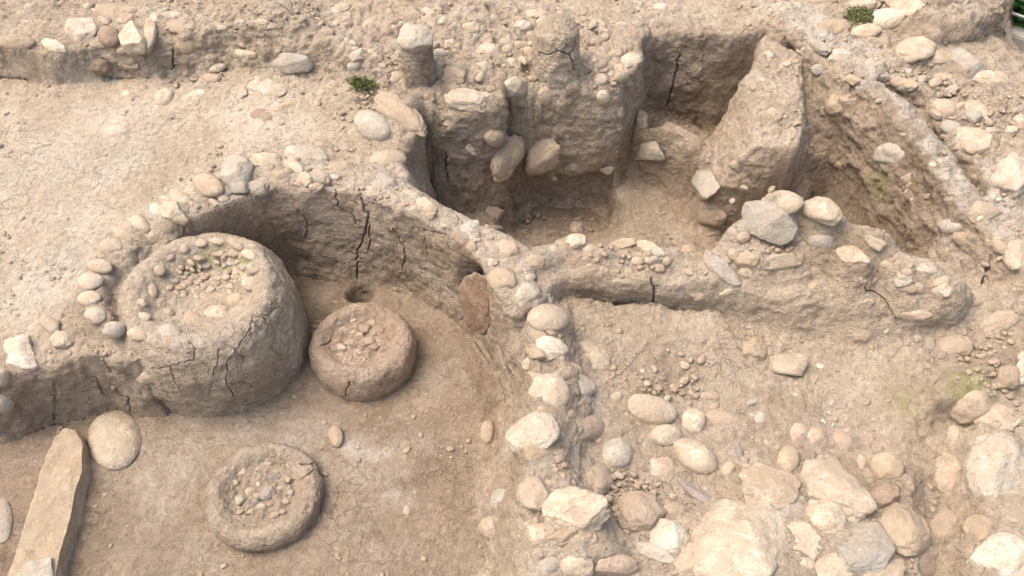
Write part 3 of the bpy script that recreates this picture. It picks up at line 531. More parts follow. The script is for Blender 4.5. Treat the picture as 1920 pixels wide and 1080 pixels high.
# ---- loose stones: u, v, w, h, angle, material, shape, lift, label
LOOSE = [
 (34,81,66,30,3,'tan','r',.5,'long oval tan stone at the far left end of the upper scarp'),
 (152,58,68,50,8,'white','a',.4,'bright white angular block left of the round brown stone on the upper scarp'),
 (104,88,50,30,-15,'white','p',.3,'knobbly whitish stone set low in the scarp under the bright white block'),
 (205,69,44,46,0,'brown','r',.5,'round brown stone touching the split block on the upper scarp'),
 (230,96,22,15,0,'tan','r',.4,'little tan pebble tucked below the split block'),
 (191,126,44,32,0,'brown','a',.4,'dark brown clod at the foot of the upper scarp'),
 (238,121,46,20,-4,'dusty','a',.2,'flat dusty slab at the scarp foot right of the dark clod'),
 (218,24,86,36,-5,'tan','a',.3,'wide tan slab at the very top of the terrace above the split block'),
 (321,29,42,18,0,'cream','r',.5,'small flat cream stone on top of the terrace right of the split block'),
 (345,50,68,28,-5,'dusty','r',.2,'dusty half buried stone just below the small flat cream stone'),
 (346,86,50,38,0,'dusty','r',.15,'dusty rounded bulge in the scarp face beside the vertical crack'),
 (548,118,82,40,4,'grey','a',.5,'smooth grey block lying right of the earth lump in the upper scarp'),
 (452,102,58,20,-3,'cream','r',.3,'pale oval stone under the lower edge of the earth lump'),
 (449,43,20,14,0,'grey','r',.5,'small grey pebble on top of the earth lump'),
 (490,42,28,13,0,'cream','r',.4,'small cream pebble on the right of the earth lump top'),
 (412,52,26,11,0,'cream','r',.4,'flat cream pebble left of the earth lump'),
 (408,128,32,17,14,'cream','r',.5,'tilted cream stone just above a dusty one below the earth lump'),
 (398,148,34,22,0,'dusty','r',.4,'dusty oval stone directly under the tilted cream stone'),
 (397,108,26,16,0,'dusty','r',.2,'half buried dusty stone at the foot of the scarp left of the earth lump'),
 (310,184,42,38,40,'cream','r',.4,'rounded cream stone with brown edge, biggest on the pale left ground'),
 (240,181,28,21,0,'cream','r',.3,'small cream stone left of the biggest stone on the pale left ground'),
 (220,247,54,28,4,'white','r',.35,'lone white oval stone low on the pale left ground'),
 (365,180,48,22,18,'cream','r',.2,'slanting cream stone right of the biggest stone on the pale ground'),
 (415,179,40,26,0,'dusty','r',.15,'dusty flat stone farthest right in the row on the pale ground'),
 (335,208,36,16,0,'dusty','r',.15,'flat dusty stone just under the biggest stone on the pale ground'),
 (384,203,44,12,0,'cream','r',.15,'long thin cream stone under the slanting cream stone'),
 (365,226,28,24,0,'pink','r',.15,'pinkish round stone flush with the pale ground'),
 (292,257,24,11,0,'cream','r',.2,'tiny flat cream stone right of the lone white oval stone'),
 (497,165,88,42,-6,'white','a',.3,'pale angular slab tipped over the broken brown edge'),
 (455,173,24,24,20,'cream','a',.3,'small pale chip left of the tipped pale slab'),
 (490,218,44,30,0,'brown','p',.2,'broken brown clod under the tipped pale slab'),
 (545,200,70,26,12,'tan','a',.2,'tan layered clod right of the broken brown clod'),
 (700,238,78,60,-18,'grey','r',.4,'large smooth grey boulder left of the centre pit'),
 (727,302,72,44,8,'cream','r',.3,'domed cream boulder on the curved wall below the smooth grey boulder'),
 (918,95,38,30,0,'cream','p',.4,'cream stone in the rubble left of the standing mud stump'),
 (951,90,26,26,0,'cream','r',.4,'round cream stone between the rubble and the standing mud stump'),
 (884,52,40,26,0,'cream','p',.4,'cream stone high in the rubble above the pits'),
 (1005,25,42,16,0,'cream','r',.4,'flat cream stone beside the dark path at the top edge'),
 (845,73,42,14,-5,'dusty','r',.3,'flat dusty stone in the rubble right of the capped stump'),
 (980,48,34,22,0,'white','p',.4,'whitish stone in the rubble above the standing mud stump'),
 (808,116,16,20,0,'cream','r',.4,'small cream pebble right of the capped stump'),
 (1116,130,28,20,-20,'grey','r',.4,'small grey stone right of the standing mud stump'),
 (1127,149,28,24,0,'cream','r',.4,'cream cobble below the small grey stone right of the stump'),
 (1138,128,12,22,0,'tan','r',.4,'narrow upright tan pebble right of the standing mud stump'),
 (1184,112,40,28,0,'cream','r',.5,'flat round cream cobble at the lip of the upper pit'),
 (1162,130,42,26,-28,'dusty','r',.2,'half buried dusty cobble left of the lip of the upper pit'),
 (1238,16,26,20,0,'white','r',.4,'small white stone behind the upper pit'),
 (1136,70,20,16,0,'grey','p',.4,'small grey lump right of the top of the standing stump'),
 (1562,52,68,36,4,'tan','r',.3,'large domed tan stone behind the diagonal wall'),
 (1663,36,68,44,6,'white','r',.7,'pale boulder perched beside the green moss at the top right'),
 (1622,60,64,30,8,'dusty','r',.15,'dusty buried stone left under the perched pale boulder'),
 (1614,12,66,30,8,'cream','p',.4,'cream stone above the green moss at the top edge'),
 (1705,14,94,38,-12,'cream','a',.4,'broad cream slab right of the perched pale boulder'),
 (1545,5,56,20,0,'tan','a',.3,'tan broken stone at the top edge left of the mossy stones'),
 (1716,93,78,54,4,'cream','p',.3,'layered cream boulder left of the big earth block'),
 (1643,126,52,42,-10,'cream','r',.25,'speckled cream stone just right of the diagonal wall'),
 (1806,124,86,60,-18,'grey','p',.3,'rough grey boulder below the big earth block'),
 (1755,110,54,38,0,'dusty','p',.2,'dusty lump between the layered boulder and the rough grey boulder'),
 (1862,152,110,44,-12,'cream','p',.25,'long cream outcrop by the right edge below the big earth block'),
 (1768,143,38,15,0,'pink','r',.2,'flat pinkish stone under the dusty lump on the right slope'),
 (1770,205,52,40,-20,'dusty','r',.2,'dusty oval stone on the right slope, left of its twin'),
 (1830,205,54,32,-18,'dusty','r',.2,'dusty oval stone on the right slope, right of its twin'),
 (1783,240,42,28,-5,'grey','r',.4,'smooth pale grey cobble above the big angular cream boulder'),
 (1822,273,90,64,-18,'cream','a',.4,'big angular cream boulder on the right slope'),
 (1898,335,84,84,0,'white','p',.35,'large whitish boulder cut by the right edge of the upper slope'),
 (1880,268,44,30,0,'dusty','p',.2,'dusty lump above the large whitish boulder at the right edge'),
 (1700,160,40,26,-10,'dusty','p',.2,'dusty stone on the slope under the layered cream boulder'),
 (1840,335,40,26,0,'dusty','p',.2,'dusty stone between the angular cream boulder and the right edge'),
 (1156,417,16,12,0,'tan','r',.6,'lone small pebble on the centre pit floor'),
 (630,818,28,42,8,'tan','r',.7,'oval tan stone lying on the room floor between the two clay mounds'),
 (914,809,26,44,0,'tan','r',.6,'brown oval cobble at the foot of the dividing wall'),
 (708,806,14,12,0,'brown','a',.5,'tiny brown chip on the room floor beside the oval tan stone'),
 (765,957,30,42,20,'pink','r',.02,'pale pinkish stone flush with the room floor'),
 (215,824,100,112,0,'cream','r',.6,'round flat grinding stone on the floor below the bank'),
 (1415,655,52,52,10,'tan','a',.45,'tan angular stone behind the pale loose block'),
 (1477,685,74,44,-10,'cream','a',.7,'pale angular loose block below the long rubble wall'),
 (1430,724,64,36,0,'dusty','p',.2,'dusty stone buried below the pale loose block'),
 (1494,746,42,26,0,'cream','r',.3,'small cream cobble above the pinkish cluster'),
 (1411,751,34,26,-5,'grey','p',.4,'grey stone above the long pale cobble'),
 (1223,769,96,52,-18,'cream','r',.7,'large yellowish cobble, upper left of the loose cobbles'),
 (1249,816,62,42,0,'cream','r',.8,'egg shaped cobble just below the large yellowish cobble'),
 (1299,792,54,50,-45,'cream','r',.4,'squat cream cobble right of the egg shaped cobble'),
 (1357,786,78,36,-14,'dusty','r',.4,'long pale cobble lying right of the squat cream cobble'),
 (1303,856,94,56,-30,'cream','r',.6,'long orange stained cobble below the egg shaped cobble'),
 (1381,845,24,50,8,'slate','a',.4,'narrow upright sliver of grey slate among the cobbles'),
 (1365,878,30,32,0,'tan','r',.3,'small brown cobble beside the slate sliver'),
 (1400,874,16,11,0,'pink','r',.5,'tiny pink pebble right of the slate sliver'),
 (1426,784,26,30,0,'grey','r',.35,'small grey egg shaped stone right of the long pale cobble'),
 (1456,816,24,28,0,'pink','r',.2,'small pink stone at the left of the pinkish cluster'),
 (1494,812,40,44,0,'pink','r',.3,'upper left cobble of the pinkish cluster'),
 (1525,821,50,48,0,'pink','r',.25,'middle cobble of the pinkish cluster'),
 (1575,828,54,44,-20,'pink','r',.25,'right cobble of the pinkish cluster'),
 (1538,862,52,36,0,'pink','r',.2,'lowest cobble of the pinkish cluster'),
 (1477,863,42,58,0,'tan','r',.8,'pear shaped brown cobble standing in a hollow'),
 (1663,876,66,60,-20,'tan','r',.8,'smooth round brown cobble, largest on the right of the cobbles'),
 (1615,870,20,42,0,'pink','r',.4,'narrow pinkish cobble left of the smooth round brown cobble'),
 (1596,872,22,22,0,'pink','r',.2,'small pinkish bump beside the narrow pinkish cobble'),
 (1655,930,60,46,-8,'brown','a',.6,'dark brown angular stone under the smooth round brown cobble'),
 (1541,792,16,12,0,'white','r',.5,'tiny white pebble above the pinkish cluster'),
 (1566,785,12,13,0,'pink','r',.5,'tiny reddish pebble right of the tiny white pebble'),
 (1306,925,80,24,-38,'slate','a',.3,'long dark slate fragment slanting on the bare soil'),
 (1440,915,108,84,-10,'dusty','a',.35,'dusty flat faced boulder behind the great pale slab'),
 (1568,922,146,84,-32,'cream','p',.5,'long orange tinted boulder in the lower right heap'),
 (1478,955,64,48,5,'grey','a',.6,'greenish grey block wedged above the great pale slab'),
 (1548,968,84,58,-36,'cream','p',.5,'veined cream boulder between the grey block and the rounded pale boulder'),
 (1388,1022,168,160,-12,'cream','a',.5,'great pale pentagonal slab at the bottom edge'),
 (1690,992,106,86,-28,'tan','p',.4,'craggy tan boulder by the sunken channel'),
 (1620,1032,108,104,0,'grey','a',.55,'rounded pale boulder right of the great slab'),
 (1505,1014,76,58,-52,'cream','a',.4,'split cream stone against the right side of the great slab'),
 (1565,1068,68,58,0,'cream','r',.6,'pale cobble cut by the bottom edge right of the great slab'),
 (1360,965,40,56,20,'grey','a',.4,'small grey rock on the upper left shoulder of the great slab'),
 (1300,1050,60,60,0,'cream','a',.4,'cream stone left of the great slab at the bottom edge'),
 (1328,1020,40,46,0,'tan','r',.3,'tan stone touching the left side of the great slab'),
 (1868,893,134,160,0,'white','p',.22,'huge speckled white boulder on the right border'),
 (1882,1052,130,100,0,'white','p',.3,'white speckled boulder in the bottom right corner'),
 (1836,995,56,56,20,'tan','p',.3,'tan stone between the two speckled white boulders'),
 (1775,890,76,110,0,'dusty','p',.12,'low dusty hump in the sunken channel'),
 (1768,985,60,70,0,'dusty','p',.12,'lower dusty hump in the sunken channel'),
 (1888,708,50,48,10,'tan','a',.5,'squarish tan stone at the right edge by the mossy outcrop'),
 (1915,690,26,64,0,'white','r',.6,'upright white stone cut by the right edge'),
 (1875,600,90,50,10,'dusty','p',.2,'dusty rise near the right end of the long rubble wall'),
 (1790,650,70,44,0,'dusty','p',.2,'dusty lump above the mossy outcrop'),
 (1820,760,90,60,20,'dusty','p',.2,'layered dusty rock under the mossy outcrop'),
 (1156,746,26,24,0,'cream','p',.3,'small cream stone left of the large yellowish cobble'),
 (1175,777,14,15,0,'white','a',.4,'tiny white chip below the small cream stone'),
 (1330,745,40,24,0,'dusty','p',.15,'half buried dusty stone on the bare soil above the cobbles'),
 (2,975,44,86,5,'grey','r',.5,'pale grey stone cut by the left edge beside the long slab'),
 (1240,880,60,44,-10,'dusty','p',.2,'dusty stone between the long orange stained cobble and the dividing wall'),
 (1735,1050,70,60,0,'dusty','p',.2,'dusty stone at the bottom edge beside the sunken channel'),
 (1260,960,54,40,20,'dusty','p',.2,'dusty stone under the slanting dark slate fragment'),
 (1650,1070,80,50,0,'dusty','a',.25,'dusty block at the bottom edge under the craggy tan boulder'),
 (1830,560,80,40,0,'dusty','p',.2,'dusty lump just beyond the right end of the long rubble wall'),
 (1790,820,56,60,0,'dusty','p',.15,'upper dusty hump at the head of the sunken channel'),
 (1870,790,90,60,-10,'dusty','a',.2,'broken dusty rock above the huge speckled white boulder'),
 (1905,480,50,60,0,'cream','p',.2,'cream lump at the right edge beside the diagonal wall'),
 (1845,400,60,44,-20,'dusty','p',.2,'dusty stone between the diagonal wall and the large whitish boulder'),
]
#==WALLS==
for s in LOOSE:
    if .33 <= s[7] < .65 and min(s[2], s[3]) > 24:
        _p = hit(s[0], s[1]); _dep = np.dot(_p-np.array([0, 0, CAM_Z]), np.array([0, CP, -SP])); _k = 1/(F_PX/_dep)
        BEDS.append((_p, .62*math.sqrt(s[2]*s[3])/2*_k*1.7, .5*min(s[2], s[3])*_k*.13))
for _l in list(EMB.values())+[[s for s in LOOSE if s[7] < .33]]:
    for s in _l:
        _p = crest(hit(s[0], s[1]), s[0], s[1]); _dep = np.dot(_p-np.array([0, 0, CAM_Z]), np.array([0, CP, -SP]))
        BEDS.append((_p, .62*math.sqrt(s[2]*s[3])/2/(F_PX/_dep)*1.75, .5*min(s[2], s[3])/(F_PX/_dep)*(.26 if max(s[2], s[3]) < 60 else .16)))
# ------------------------------------------------------------------ walls and banks, each a thing cut out of the height grid
crk([(678,372),(690,410),(682,440),(670,470),(668,500),(670,525)], .0065, .035, 3)
crk([(690,400),(694,450),(690,470)], .006, .03, 4)
crk([(625,352),(632,390),(660,410),(675,430)], .005, .03, 5)
crk([(800,480),(798,430),(835,440),(850,470)], .005, .025, 6)
crk([(720,350),(705,378),(742,400)], .005, .025, 7)
crk([(1222,520),(1226,560),(1222,575)], .006, .03, 8)
crk([(342,405),(345,440)], .006, .03, 9)
crk([(325,88),(322,130)], .007, .03, 10)
crk([(835,285),(838,340)], .008, .04, 11)
crk([(1275,100),(1262,160),(1250,200)], .008, .04, 12)

crk([(1040,100),(1010,105)], .005, .02, 13)
crk([(560,395),(575,420),(570,450)], .005, .02, 14); crk([(735,430),(760,470),(755,505)], .005, .02, 15); crk([(850,395),(870,425),(900,440)], .006, .03, 16)
crk([(480,395),(500,420)], .005, .02, 17); crk([(585,360),(600,340),(640,345)], .005, .02, 18); crk([(100,712),(105,740),(100,790)], .006, .03, 19); crk([(200,725),(240,745),(250,765)], .006, .03, 20)
crk([(1300,575),(1290,600)], .005, .02, 21); crk([(1620,540),(1660,560),(1680,600)], .005, .02, 22)
def under_post(p, no):                      # the block is undercut at its foot
    u, v = project(p); f = np.clip((p[:, 0]-.0)/.15, 0, 1)*np.clip((.85-p[:, 0])/.25, 0, 1)*np.clip((-.05+.09*fbm(p[:, 0], p[:, 1]*0, p[:, 1]*0+2, .2, 3)-p[:, 2])/.06, 0, 1)
    p = p.copy(); p[:, 1] += .46*f*np.clip(1-(p[:, 1]-3.9)/.8, 0, 1); return p
def niche_post(p, no):
    k = hit(893, 560); q = ((p[:, 0]-k[0])/.12)**2+((p[:, 1]-k[1])/.16)**2+((p[:, 2]-k[2])/.24)**2
    return p-no*(.11*np.exp(-q**3))[:, None]*(np.abs(no[:, 2:]) < .75)
curved_wall = wall_piece('curved_mud_wall', poly([(262,455,.56),(300,420,.57),(340,352,.57),(410,312,.58),(470,288,.59),(560,274,.59),(640,294,.6),(715,298,.61),(775,330,.61),(815,360,.61),(880,400,.60),(935,421,.6),(975,432,.55),
  (1000,500,.58),(1000,560,.53),(985,600,.50),(985,640,.3),(950,690,0),(930,695,-.0),(895,652,0),(855,608,0),(795,567,0),(740,543,0),(650,531,0),(590,522,0),(530,514,0),(480,512,0),(400,545,0),(325,612,0),(212,604,.5),(232,525,.53)]),
  'curved mud plaster wall with cracked pale crown enclosing the round room', 'wall', post=niche_post, rough=.85, smooth=24)
def mid_post(p, no):      # the left half of the wall overhangs its foot a little
    u, v = project(p); f = np.clip((1420-u)/120, 0, 1)*np.clip((u-1040)/40, 0, 1)*np.clip((.485+.03*fbm(p[:, 0], p[:, 0]*0, p[:, 0]*0, .2, 2)-p[:, 2])/.09, 0, 1)*(no[:, 1] < .2)
    q = p.copy(); q[:, 1] += .055*f; return q
mid_wall = wall_piece('rubble_wall', poly([(1000,500,.58),(985,440,.62),(975,432,.5),(1070,430,.4),(1130,436,.3),(1250,436,.3),(1325,440,.3),(1374,396,.4),(1430,362,.5),(1500,352,.5),(1566,374,.5),(1660,412,.5),(1765,470,.5),(1835,515,.5),(1835,575,.5),
 (1805,612,.42),(1742,656,.38),(1640,662,.36),(1500,648,.36),(1350,612,.35),(1200,590,.35),(1060,580,.36),(1000,560,.53)]),
  'long earthen wall of mud and rubble rising to a peak in front of the pits', 'wall', rough=.72, smooth=8, post=mid_post)
div_wall = wall_piece('dividing_wall', poly([(985,600,.50),(1000,560,.53),(1060,578,.36),(1100,680,.4),(1110,760,.4),(1112,850,.38),(1165,930,.38),(1185,1060,.38),(1150,1300,.4),(895,1300,0),(900,1080,0),(902,960,0),(913,880,0),(933,800,0),(944,740,0),(930,695,0),(950,690,0),(985,640,.3)]),
  'stone topped earth wall running down from the junction to the bottom edge', 'wall')
baulk = wall_piece('earth_baulk', poly([(775,335,.58),(745,285,.62),(750,262,.62),(830,205,.66),(900,180,.68),(1000,160,.7),(1080,150,.7),(1150,110,.72),(1190,100,.7),(1199,110,.6),(1203,190,.1),(1196,240,-.05),(1185,290,-.13),(1150,345,-.155),(1140,393,-.16),(1060,394,-.16),(960,392,-.16),(860,400,-.16),(790,395,-.16)]),
  'tall pitted earth block with cobbles stuck in its face above the centre pit', 'earth block', post=under_post, rough=1.05, smooth=20)
partition = wall_piece('partition_wall', poly([(1425,62,.71),(1505,90,.71),(1520,200,.2),(1535,330,-.1),(1505,428,-.15),(1400,444,-.15),(1318,446,-.15),(1295,400,-.15),(1310,335,-.15),(1350,236,-.07),(1385,180,.3),(1405,105,.6)]),
  'thick sloping partition block standing between the upper and right pits', 'wall', rough=1.0, smooth=14, dark=.35, m=M_EARTH)
thin_wall = wall_piece('thin_wall', poly([(1185,210,-.0),(1200,194,-.02),(1300,232,-.07),(1362,250,-.07),(1362,300,-.1),(1366,384,-.15),(1290,378,-.15),(1230,358,-.15),(1176,340,-.15)]),
  'low thin mud wall crossing the floor between centre and upper pits', 'wall')
pit_back = wall_piece('pit_lining', poly([(1190,100,.7),(1180,60,.72),(1210,42,.72),(1300,48,.72),(1430,50,.72),(1425,62,.71),(1405,105,.6),(1385,180,.3),(1350,236,-.07),(1330,246,-.07),(1225,230,-.07),(1203,190,.1),(1199,110,.6)]),
  'smooth upright mud lining around the deep upper pit', 'wall', rough=.6)
def ridge_mask():
    lim = poly([(1508,60,.7),(1516,200,.5),(1540,330,-.1),(1500,428,-.15),(1480,470,-.15),(1700,600,-.1)])
    m = ((psd(pit_rim, WX, WY) < .05) & (H > -.045)) | (psd(rg_out, WX, WY) < .03)
    right = GX > np.interp(GY, lim[:, 1][::-1] if lim[0, 1] > lim[-1, 1] else lim[:, 1], lim[:, 0][::-1] if lim[0, 1] > lim[-1, 1] else lim[:, 0])
    return m & (GX > 1.62) & (right | (psd(rg_out, WX, WY) < .03)) & (psd(mw_out, WX, WY) > 0)
ridge = wall_piece('diagonal_wall', ridge_mask,
  'grey plastered ridge wall running diagonally down the right side', 'wall', rough=1.6, smooth=22, m=M_EARTH)
bank = wall_piece('earth_bank', poly([(-400,700,.42),(0,690,.43),(60,690,.43),(110,680,.44),(170,680,.45),(230,650,.46),(300,560,.2),(350,600,0),(352,742,0),(302,790,0),(240,778,0),(182,784,0),(100,802,0),(0,845,0),(-400,880,0)]),
  'crumbling low earth bank along the left edge below the ring of stones', 'bank')
wall_piece('terrace_bank', poly([(-400,80,.86),(0,78,.84),(100,86,.82),(262,78,.83),(320,40,.86),(425,42,.86),(430,108,.62),(470,122,.60),(540,122,.62),(560,100,.68),(585,60,.85),(630,72,.84),(700,98,.82),(745,112,.8),(775,190,.66),(680,174,.62),(620,158,.62),(540,152,.62),(430,140,.60),(330,150,.6),(200,150,.6),(120,150,.6),(0,145,.6),(-400,150,.6)]),
  'long low earth scarp with stones along its lip across the upper left', 'bank', rough=1.5)
wall_piece('earth_lump', poly([(420,5,.86),(540,-25,.86),(600,5,.9),(585,60,.85),(560,100,.68),(540,122,.62),(470,122,.60),(430,108,.62)]), 'big rough earth lump bulging out of the upper scarp', 'earth lump', rough=1.6)
wall_piece('earth_block', poly([(1655,0,.82),(1700,-50,.82),(1912,-62,.6),(1897,60,.6),(1866,118,.62),(1790,124,.66),(1697,64,.80)]), 'massive eroded earth block beside the metal fence at the top right', 'earth block', rough=1.8)
#==GROUND==
# ------------------------------------------------------------------ the ground itself
def erode(Mk, k):
    for _ in range(k):
        q = Mk.copy(); q[1:] &= Mk[:-1]; q[:-1] &= Mk[1:]; q[:, 1:] &= Mk[:, :-1]; q[:, :-1] &= Mk[:, 1:]; Mk = q
    return Mk
er2 = erode(TAKEN, 3); er6 = erode(TAKEN, 8)
HG = H.copy(); HG[:-1, :-1][er2] -= .05
_hole = TAKEN & (psd(poly([(925,360),(1175,360),(1175,425),(925,425)], -.16), GX, GY) < 0)[:-1, :-1]; HG[:-1, :-1][_hole] = np.minimum(HG[:-1, :-1][_hole], -.42)
_e1 = erode(TAKEN, 1); _gx, _gy = np.gradient(H, CELL); HG[:-1, :-1][_e1] -= np.clip(np.hypot(_gx, _gy)-.8, 0, 6)[:-1, :-1][_e1]*.02
def build_ground():
    gxx, gyy = np.gradient(H, CELL); steep = (np.hypot(gxx, gyy) > .9)[:-1, :-1]; keep = ~(er6 | (erode(TAKEN, 4) & steep)); I, J = np.where(keep)
    p = np.c_[GX.ravel(), GY.ravel(), HG.ravel()]
    f = np.c_[I*NY+J, (I+1)*NY+J, (I+1)*NY+J+1, I*NY+J+1]
    used = np.zeros(len(p), bool); used[f.ravel()] = True; mp = np.cumsum(used)-1
    me = mesh_from('ground', p[used], mp[f])
    q = get_co(me).astype(np.float64); st = np.clip((.85-get_no(me)[:, 2])/.3, 0, 1).astype(float)
    q = relax(me, q, 8, st); set_co(me, q); no = get_no(me).astype(np.float64)
    q = soil_disp(q, no, bil(ROUGH, q[:, 0], q[:, 1]))
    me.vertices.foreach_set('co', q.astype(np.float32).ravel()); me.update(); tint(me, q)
    return tag(link('ground', me, M_EARTH), kind='structure')
ground = build_ground()
# the land around, out to the horizon, meeting the dug area at its edge
def build_apron():
    xs = [-90,-40,-20,-12,-8,X0+.02]+list(np.linspace(X0+.5, X1-.5, 24))+[X1-.03,9,13,22,45,95]
    ys = [-60,-25,-10,-4,-1,Y0+.02]+list(np.linspace(Y0+.5, Y1-.5, 16))+[Y1-.03,11,15,24,50,110]
    A, B = np.meshgrid(xs, ys, indexing='ij'); z = bil(H, A.ravel(), B.ravel()).reshape(A.shape)
    far = np.maximum(np.maximum(X0-A, A-X1), np.maximum(Y0-B, B-Y1)).clip(0)
    z = z*np.exp(-far/6)+.6*(1-np.exp(-far/6)); f = []
    n = len(ys)
    for i in range(len(xs)-1):
        for j in range(n-1):
            if 5 <= i < len(xs)-6 and 5 <= j < n-6: continue
            f.append((i*n+j, (i+1)*n+j, (i+1)*n+j+1, i*n+j+1))
    p = np.c_[A.ravel(), B.ravel(), z.ravel()-.004]
    me = mesh_from('surrounding_ground', p, f); tint(me, p, .35, 0); return tag(link('surrounding_ground', me, M_EARTH), kind='structure')
build_apron()
_x, _y = np.meshgrid(np.arange(-.15, 1.0, .012), np.arange(3.7, 4.75, .012), indexing='ij'); _n = _x.shape[1]
_i, _j = np.meshgrid(np.arange(_x.shape[0]-1), np.arange(_n-1), indexing='ij'); _i = _i.ravel(); _j = _j.ravel()
_p = np.c_[_x.ravel(), _y.ravel(), np.full(_x.size, -.385)+.02*fbm(_x.ravel(), _y.ravel(), _x.ravel()*0, .1, 3)]
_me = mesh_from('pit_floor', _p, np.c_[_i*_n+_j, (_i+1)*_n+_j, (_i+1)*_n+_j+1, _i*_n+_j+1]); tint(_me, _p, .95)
tag(link('pit_floor', _me, M_EARTH), kind='structure')
#==OBJECTS==
# ------------------------------------------------------------------ stones
def ico(sub):
    bm = bmesh.new(); bmesh.ops.create_icosphere(bm, subdivisions=sub, radius=1)
    v = np.array([q.co[:] for q in bm.verts]); f = np.array([[x.index for x in q.verts] for q in bm.faces]); bm.free(); return v, f
ICO = {k: ico(k) for k in (1, 2, 3, 4, 5)}
def unit_stone(shape, seed, sub):
    r = np.random.RandomState(seed); v, f = ICO[sub]; v = v.copy(); o = r.rand(3)*50
    n1 = fbm(v[:, 0]+o[0], v[:, 1]+o[1], v[:, 2]+o[2], 1.5, 2)
    if shape == 'r':
        v *= (1+.16*n1)[:, None]; k = 3; lo, hi = .86, .97; am = .02
    elif shape == 'p':
        n2 = fbm(v[:, 0]+o[1], v[:, 1]+o[2], v[:, 2]+o[0], .75, 3); v *= (1+.26*n1+.22*n2)[:, None]; k = 5; lo, hi = .78, .98; am = .06
    else:
        e = .8; v = np.sign(v)*np.abs(v)**e; v *= (1+.14*n1)[:, None]; k = 20; lo, hi = .66, .97; am = .075
    for _ in range(k):
        n = r.randn(3); n /= np.linalg.norm(n); d = r.uniform(lo, hi); s = v@n-d; v -= np.where(s > 0, s*(.99 if shape == 'a' else .92), 0)[:, None]*n
    o2 = r.rand(3)*50; a = fbm(v[:, 0]+o2[0], v[:, 1]+o2[1], v[:, 2]*1.6+o2[2], .42, 4, .6)
    g = fbm(v[:, 0]+o2[0], v[:, 1]+o2[1], v[:, 2]*2.5+o2[2], .6, 3, .55, True)
    v = v*(1+am*a*1.6-(am*.9)*np.clip(g-.35, 0, 1))[:, None]
    # fill the unit box
    lo_, hi_ = v.min(0), v.max(0); v = (v-(lo_+hi_)/2)/((hi_-lo_)/2); return v, f
RT = np.array([1., 0, 0]); UP = np.array([0, SP, CP]); FW = np.array([0, CP, -SP])
_sid = [100]
def stone(u, v, w_, h_, ang, m, shape='r', lift=.2, thick=.75, parent=None, name='stone', label=None, cat='stone', group=None, sub=None, at=None, n_=None):
    _sid[0] += 1
    p = (crest(hit(u, v), u, v) if parent is not ridge else hit(u, v)) if at is None else np.array(at); n = normal_at(p[0], p[1], .05) if n_ is None else np.array(n_, float)
    vd = ray(u, v); depth = np.dot(p-np.array([0, 0, CAM_Z]), FW); ppm = F_PX/depth
    vdn = vd/np.linalg.norm(vd)
    if np.dot(n, -vdn) < .45:           # keep the stone's broad side in reach of the eye without lying off the slope
        n = n+(-vdn)*.6; n /= np.linalg.norm(n)
    t1 = RT-n*np.dot(RT, n); t1 /= np.linalg.norm(t1); t2 = np.cross(n, t1)
    def im(x):
        return np.array([np.dot(x, RT), np.dot(x, UP)])-np.array([(u-960)/F_PX, (540-v)/F_PX])*np.dot(x, FW)
    Mx = np.c_[im(t1), im(t2)]; Mi = np.linalg.inv(Mx)
    T = .5*min(w_, h_)/ppm*thick; tn = np.abs(im(n)[1])*T
    th = math.radians(ang); ww, hh = w_/2/ppm, h_/2/ppm
    if abs(math.sin(th)) < .7: hh = math.sqrt(max(hh*hh-tn*tn, (.45*hh)**2))
    else: ww = math.sqrt(max(ww*ww-tn*tn, (.45*ww)**2))
    a2 = Mi@(np.array([math.cos(th), math.sin(th)])*ww); b2 = Mi@(np.array([-math.sin(th), math.cos(th)])*hh)
    a = t1*a2[0]+t2*a2[1]; b = t1*b2[0]+t2*b2[1]
    px = max(w_, h_)
    if lift < .3 and at is None: w_, h_ = w_*1.06, h_*1.06
    sub = sub or (5 if px > 95 else 4 if px > 26 else 3)
    x, f = unit_stone(shape, _sid[0], sub)
    P = x[:, :1]*a+x[:, 1:2]*b+x[:, 2:]*(n*T)
    c = p-vdn*(T*(lift*1.6-.58))
    me = mesh_from(name, P, f); at_ = me.attributes.new('buried', 'FLOAT', 'POINT'); at_.data.foreach_set('value', np.clip(.35-x[:, 2]*.9-(lift-.2)*.8, -1, 1).astype(np.float32))
    o = link(name, me, SM[m])
    if parent is not None:
        o.parent = parent; o.location = Vector(c)-parent.location
        if label: o['label'] = label
    else:
        o.location = Vector(c); tag(o, label, cat, group)
    return o

